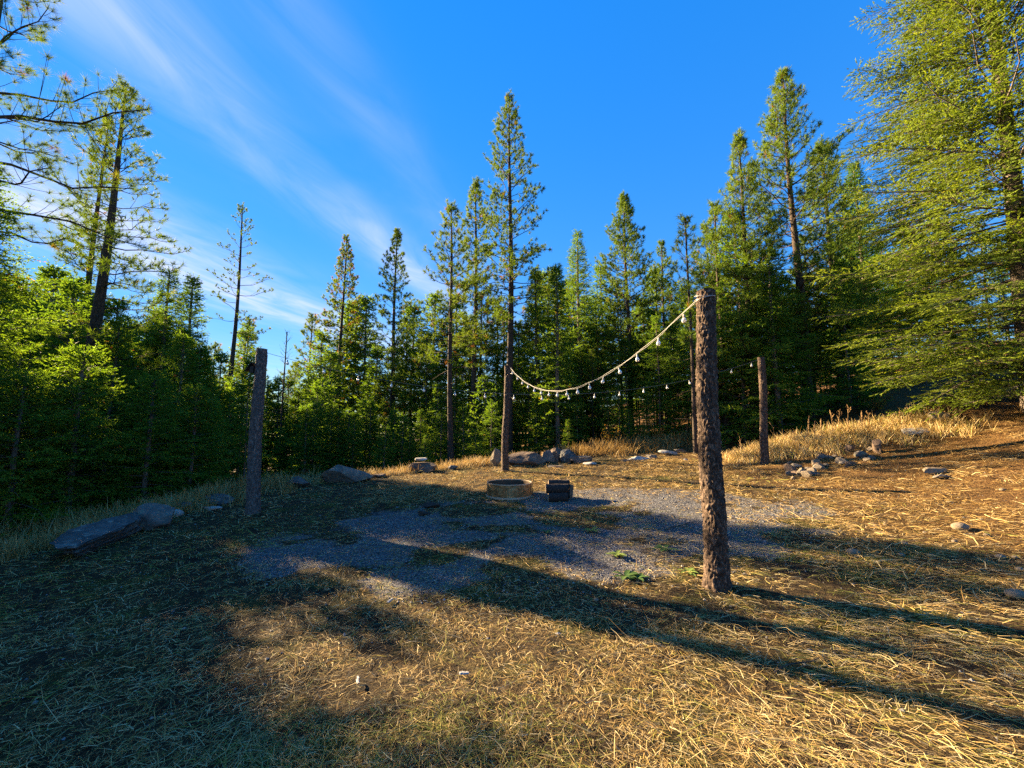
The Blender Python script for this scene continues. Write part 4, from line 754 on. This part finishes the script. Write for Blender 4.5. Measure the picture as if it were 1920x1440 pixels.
# standing dry grass along the banks
def grass_strip(pts, width, cnt, h0, h1, tone0, name, label, spread=0.35, tonesd=0.14, thick=1.0):
    pts = np.array(pts, float); seg = np.linalg.norm(np.diff(pts, axis=0), axis=1); cum = np.r_[0, np.cumsum(seg)]; ncl = max(4, cnt // 22)
    s = rng.uniform(0, cum[-1], ncl); cxx = np.interp(s, cum, pts[:, 0]) + rng.normal(0, width / 2, ncl); cyy = np.interp(s, cum, pts[:, 1]) + rng.normal(0, width / 2, ncl); ci = rng.integers(0, ncl, cnt)
    ch = rng.uniform(0.5, 1.1, ncl); x = cxx[ci] + rng.normal(0, 0.09, cnt); y = cyy[ci] + rng.normal(0, 0.09, cnt); az = rng.uniform(0, 6.28, cnt); ln = rng.uniform(h0, h1, cnt) * ch[ci]
    D = norm(np.stack([np.cos(az) * spread, np.sin(az) * spread, np.full(cnt, 1.0)], 1) + rng.normal(0, 0.12, (cnt, 3))); S = norm(np.stack([-np.sin(az), np.cos(az), 0 * az], 1)); v = np.linspace(0, 1, 3)
    C = np.stack([x, y, height(x, y) - 0.02], 1)[:, None] + D[:, None] * (ln[:, None] * v)[..., None] + np.stack([np.cos(az), np.sin(az), -0.5 + 0 * az], 1)[:, None] * ((rng.uniform(0, 0.45, cnt) * ln)[:, None] * v ** 2.4)[..., None]
    rad = np.hypot(x, y); ww = ((0.0016 + 0.00065 * rad) * thick)[:, None] * 0.5 * np.array([1, 0.85, 0.3])[None]
    V = np.stack([C + S[:, None] * ww[..., None], C - S[:, None] * ww[..., None]], 2).reshape(-1, 3); b = np.arange(cnt)[:, None] * 6 + np.arange(2)[None] * 2; Q = np.stack([b, b + 1, b + 3, b + 2], -1).reshape(-1, 4)
    tag(obj_np(name, V, None, Q, M_STRAW, attrs={'tone': np.repeat(np.clip(tone0 + rng.normal(0, tonesd, cnt), 0, 0.88), 6)}), label, 'grass', kind='stuff')
grass_strip([(-9.5, 6.2), (-7.2, 7.6), (-6.3, 9.3), (-5.8, 10.4)], 1.0, 15000, 0.18, 0.55, 0.50, 'dry_grass', 'shaded dry grass on the bank behind the slate slab')
grass_strip([(-6.9, 5.0), (-6.5, 6.5), (-6.2, 8.2)], 0.45, 6000, 0.10, 0.38, 0.52, 'dry_grass', 'dry grass round the slate slab and the pale boulder')
grass_strip([(-5.5, 10.7), (-4.2, 11.4), (-2.4, 12.3), (-0.5, 13.2), (0.6, 13.9)], 0.45, 6500, 0.12, 0.38, 0.62, 'dry_grass', 'golden dry grass behind the boulders along the back edge')
grass_strip([(2.0, 14.6), (4.0, 15.0), (6.2, 16.0), (8, 16.6)], 0.7, 9000, 0.25, 0.65, 0.45, 'dry_grass', 'bushy grey-brown dry grass at the foot of the thicket', thick=1.2)
c1 = [gpt(px, py)[:2] for px, py in ((1372, 862), (1460, 845), (1560, 825), (1650, 812), (1790, 797))]
grass_strip(c1, 0.55, 13000, 0.12, 0.36, 0.66, 'dry_grass', 'pale golden dry grass on the crest of the mound', thick=1.2)
grass_strip([(12.2, 9.6), (14, 9), (16, 9.5)], 1.0, 3000, 0.08, 0.25, 0.55, 'dry_grass', 'short dry grass under the big sunlit fir')
x, y, rad = polar(5000, 4, 10, 0.8); k_ = (gravel(x, y) > 0.2) & (fbm(x * 2.3 + 70, y * 2.3, 3) > 0.56); x, y = x[k_], y[k_]; k = len(x); az = rng.uniform(0, 6.28, k); D = norm(np.stack([np.cos(az) * 0.6, np.sin(az) * 0.6, np.ones(k)], 1)); ln = rng.uniform(0.03, 0.10, k)
V, Q, A = ribbons(np.stack([x, y, height(x, y)], 1), D, ln, np.full(k, 0.006), 0 * ln, rng.normal(0, 0.3, k), np.clip(rng.normal(0.35, 0.15, k), 0, 1)); tag(obj_np('grass_tufts', V, None, Q, M_STRAW, attrs={'tone': A}), 'small reddish dry grass tufts growing through the gravel', 'grass', kind='stuff')

# ------------------------------------------------------------------ dead stalks, weeds, shrubs
def stalk(p, hgt, seed, label, group, spike=True, thick=0.018):
    q = np.random.default_rng(seed); o = empty('dead_stalk', (p[0], p[1], H1(p[0], p[1]) - 0.02)); tag(o, label, 'stalk', group); le = q.normal(0, 0.06, 2) * hgt; u = np.linspace(0, 1, 9)
    P = np.stack([le[0] * u ** 1.5, le[1] * u ** 1.5, hgt * u], 1); V, qd = tubes(P[None], (0.006 * (1 - 0.5 * u))[None], 5); obj_np('stem', V, None, qd, M_SPIKE, o, smooth=True)
    if spike:
        u = np.linspace(0.42, 1, 22); P = np.stack([le[0] * u ** 1.5, le[1] * u ** 1.5, hgt * u], 1); R_ = thick * (0.75 + 0.5 * q.random(22)) * np.clip((1.02 - u) * 6, 0.25, 1); V, qd = tubes(P[None], R_[None], 7); V = V + q.normal(0, 0.003, V.shape); obj_np('seed_spike', V, None, qd, M_SPIKE, o)
    else:
        A = Acc()
        for j in range(7):
            f = q.uniform(0.35, 0.95); a = q.uniform(0, 6.28); b = np.array([le[0] * f ** 1.5, le[1] * f ** 1.5, hgt * f]); d = norm(np.array([[math.cos(a) * 0.7, math.sin(a) * 0.7, 0.9]]))[0]; l_ = hgt * q.uniform(0.12, 0.25); V, qd = tubes(np.array([[b, b + d * l_ * 0.5, b + d * l_ + UP * 0.02]]), np.array([[0.004, 0.003, 0.008]]), 4); A.add(V, Q=qd)
        link(bpy.data.objects.new('side_twigs', A.mesh('side_twigs', M_SPIKE)), o)
    return o
def p_on(px, py): return gpt(px, py)
ST = [(592, 893, 0.95, 1), (601, 898, 1.15, 1), (738, 872, 0.50, 1), (722, 874, 0.42, 1), (792, 866, 0.45, 1), (842, 872, 0.85, 1), (271, 935, 1.05, 1), (298, 935, 0.85, 1), (630, 880, 0.35, 0), (640, 878, 0.4, 0), (676, 880, 0.4, 0), (700, 878, 0.38, 0), (715, 876, 0.45, 0), (752, 873, 0.4, 0), (770, 872, 0.35, 0), (812, 870, 0.45, 0), (828, 872, 0.4, 0), (262, 945, 0.8, 0), (350, 925, 0.5, 0), (430, 915, 0.5, 0)]
for j, (px, py, hh, sp_) in enumerate(ST):
    lab = {0: 'shorter of two tall dead seed stalks beside the lichen-speckled boulder', 1: 'tallest dead seed stalk beside the lichen-speckled boulder', 5: 'thick dead seed stalk beside the bare-trunked pine', 6: 'tall dead seed stalk on the shaded bank behind the pale boulder'}.get(j)
    stalk(p_on(px, py), hh, 700 + j, lab or ('dead seed spike among the golden grass behind the boulders' if sp_ else 'thin branching dead weed among the grass of the bank'), None if lab else ('dead seed spikes behind the boulders' if sp_ else 'dead weeds on the bank'), bool(sp_), 0.022)
for j, (px, py, hh, sp_) in enumerate(((1516, 822, 0.62, 1), (1527, 828, 0.55, 1), (1540, 815, 0.45, 1), (1618, 805, 0.50, 1), (1630, 803, 0.45, 0), (1455, 838, 0.6, 0), (1490, 838, 0.4, 0), (1562, 808, 0.55, 0), (1572, 808, 0.6, 0), (1590, 812, 0.7, 0), (1690, 800, 0.4, 0), (1708, 797, 0.42, 0), (1762, 790, 0.5, 0), (1390, 850, 0.5, 0))):
    stalk(p_on(px, py), hh, 740 + j, 'dead seed spike standing in the golden grass of the mound' if sp_ else 'thin dry weed standing in the golden grass of the mound', 'dead seed spikes on the mound' if sp_ else 'dry weeds on the mound', bool(sp_), 0.016)
def shrub(px, py, hgt, wid, tone0, seed, label):
    p = gpt(px, py); q = np.random.default_rng(seed); o = empty('shrub', (p[0], p[1], H1(p[0], p[1]) - 0.02)); tag(o, label, 'shrub'); ns = 9; u = np.linspace(0, 1, 5); az = q.uniform(0, 6.28, ns); sp_ = q.uniform(0.2, 1.0, ns) * wid / 2; hh = hgt * q.uniform(0.6, 1.0, ns)
    P = np.stack([np.cos(az)[:, None] * sp_[:, None] * u ** 1.3, np.sin(az)[:, None] * sp_[:, None] * u ** 1.3, hh[:, None] * u], -1); V, qd = tubes(P, np.broadcast_to(0.009 * (1 - 0.7 * u), (ns, 5)), 4); obj_np('stems', V, None, qd, M_TWIG, o)
    k = 420; si = q.integers(0, ns, k); f = q.uniform(0.25, 1.05, k); C = np.stack([np.cos(az[si]) * sp_[si] * f ** 1.3, np.sin(az[si]) * sp_[si] * f ** 1.3, hh[si] * f], 1) + q.normal(0, 0.07, (k, 3)); a = norm(q.normal(size=(k, 3))); b = norm(np.cross(a, q.normal(size=(k, 3)))); l_ = q.uniform(0.02, 0.045, k)[:, None]
    V = np.stack([C - a * l_, C + b * l_ * 0.55, C + a * l_, C - b * l_ * 0.55], 1).reshape(-1, 3); obj_np('leaves', V, None, np.arange(4 * k).reshape(-1, 4), M_LEAF, o, attrs={'tone': np.repeat(np.clip(tone0 + q.normal(0, 0.2, k), 0, 1), 4)})['kind'] = 'stuff'
shrub(1148, 846, 0.9, 1.2, 0.9, 1, 'reddish-brown shrub at the foot of the thicket behind the flat-topped grey rock'); shrub(1236, 836, 0.8, 1.1, 0.85, 2, 'rusty shrub in the thicket above the low pale stones'); shrub(1205, 838, 0.9, 0.9, 0.25, 3, 'yellow-green shrub among the thin trunks of the thicket')
shrub(878, 866, 0.8, 0.9, 0.45, 4, 'yellowish shrub beside the bare-trunked pine'); shrub(905, 862, 0.7, 0.8, 0.2, 5, 'low green shrub behind the upright tan rock'); shrub(566, 888, 0.9, 0.8, 0.7, 6, 'orange-tinged shrub behind the blue-grey rock block'); shrub(452, 918, 0.8, 0.6, 0.45, 7, 'pale yellow-leaved shrub at the foot of the leaning grey post'); shrub(284, 930, 1.1, 0.8, 0.5, 8, 'tall yellow-leaved shrub among the dead stalks of the shaded bank'); shrub(1640, 775, 0.8, 1.4, 0.8, 9, 'rusty low shrub at the dark wood edge beyond the mound')
def weed(px, py, n_l, size, tone0, seed, label):
    global rng
    p = gpt(px, py); q = np.random.default_rng(seed); o = empty('weed', (p[0], p[1], H1(p[0], p[1]))); tag(o, label, 'weed')
    v = np.linspace(0, 1, 5); prof = np.array([0.25, 0.8, 1.0, 0.75, 0.05])
    for j in range(n_l):
        a = j * 2.4 + q.normal(0, 0.3); l_ = size * q.uniform(0.6, 1.1); up = q.uniform(0.15, 0.7); d = np.array([math.cos(a), math.sin(a), 0]); s = np.array([-d[1], d[0], 0])
        C = d[None] * (l_ * v)[:, None] + UP[None] * (l_ * (up * v - 0.55 * up * v * v * 1.3) + 0.012)[:, None]; ww = (l_ * 0.17 * prof)[:, None]
        V = np.concatenate([C + s * ww + UP * 0.25 * ww, C, C - s * ww + UP * 0.25 * ww]); i = np.arange(4); Q = np.concatenate([np.stack([i, i + 1, i + 6, i + 5], -1), np.stack([i + 5, i + 6, i + 11, i + 10], -1)]); obj_np('leaf', V, None, Q, M_WEED, o, smooth=True, attrs={'tone': np.full(len(V), np.clip(tone0 + q.normal(0, 0.15), 0, 1))})
weed(1172, 1084, 9, 0.17, 0.15, 1, 'broad-leaved green weed spreading in the gravel near the nearest post'); weed(1195, 1088, 8, 0.15, 0.1, 2, 'second broad-leaved green weed tangled with the first near the nearest post')
weed(1245, 1033, 8, 0.17, 0.4, 3, 'pale green weed with drooping leaves in the gravel'); weed(1156, 1044, 14, 0.13, 0.95, 4, 'yellow-green leafy tuft in the gravel'); weed(1108, 998, 8, 0.15, 0.5, 5, 'light green star-shaped weed farther up the gravel'); weed(1290, 1076, 9, 0.14, 0.8, 6, 'small yellowish weed close to the foot of the nearest post'); weed(1025, 1000, 6, 0.12, 0.4, 7, 'tiny green weed in the gravel in front of the firewood')
# litter
def stick(px, py, ln, rad, az, mat, label, cat='stick', seed=1, flat=False):
    p = gpt(px, py); q = np.random.default_rng(seed); u = np.linspace(-0.5, 0.5, 7); d = np.array([math.cos(az), math.sin(az)]); x = p[0] + d[0] * ln * u + q.normal(0, 0.02 * ln, 7); y = p[1] + d[1] * ln * u + q.normal(0, 0.02 * ln, 7)
    P = np.stack([x, y, height(x, y) + rad * 1.2 + 0.015], 1); c = P.mean(0); V, qd = tubes((P - c)[None], (rad * np.array([0.7, 1, 1, 0.95, 0.9, 0.8, 0.5]))[None], 6)
    if flat: V[:, 2] *= 0.5
    o = obj_np('stick', V, None, qd, mat); o.location = c; tag(o, label, cat)
stick(731, 1133, 0.10, 0.016, 1.35, M_PALE, 'short pale wood chip lying near the edge of the shade', 'wood chip', 1, True)
stick(671, 1283, 0.085, 0.010, 1.95, M_PALE, 'small white stick lying in the shaded straw', 'stick', 2, True)
stick(870, 1274, 0.07, 0.016, 0.1, M_PALE, 'pale bark flake lying on the sunny straw', 'bark flake', 3, True)
stick(1585, 1235, 0.9, 0.004, -0.75, M_TWIG, 'long thin dead twig lying in the shaded grass', 'twig', 4); stick(1500, 1250, 0.5, 0.005, 0.4, M_TWIG, 'forked grey twig in the shade of the nearest post', 'twig', 5)
stick(1270, 990, 0.6, 0.007, 0.6, M_TWIG, 'grey twig lying on the gravel behind the nearest post', 'twig', 6)
for j, (px, py, w) in enumerate(((812, 950, 0.34), (795, 966, 0.26))): rock_px(px, py, (w, w * 0.6, 0.09), 500 + j, M_SOILD, ('dark clod of burnt dirt on the gravel in front of the fire ring', 'smaller dark clod of dirt beside the burnt clod')[j], 'dirt_clod', 'dirt clod', sub=3)
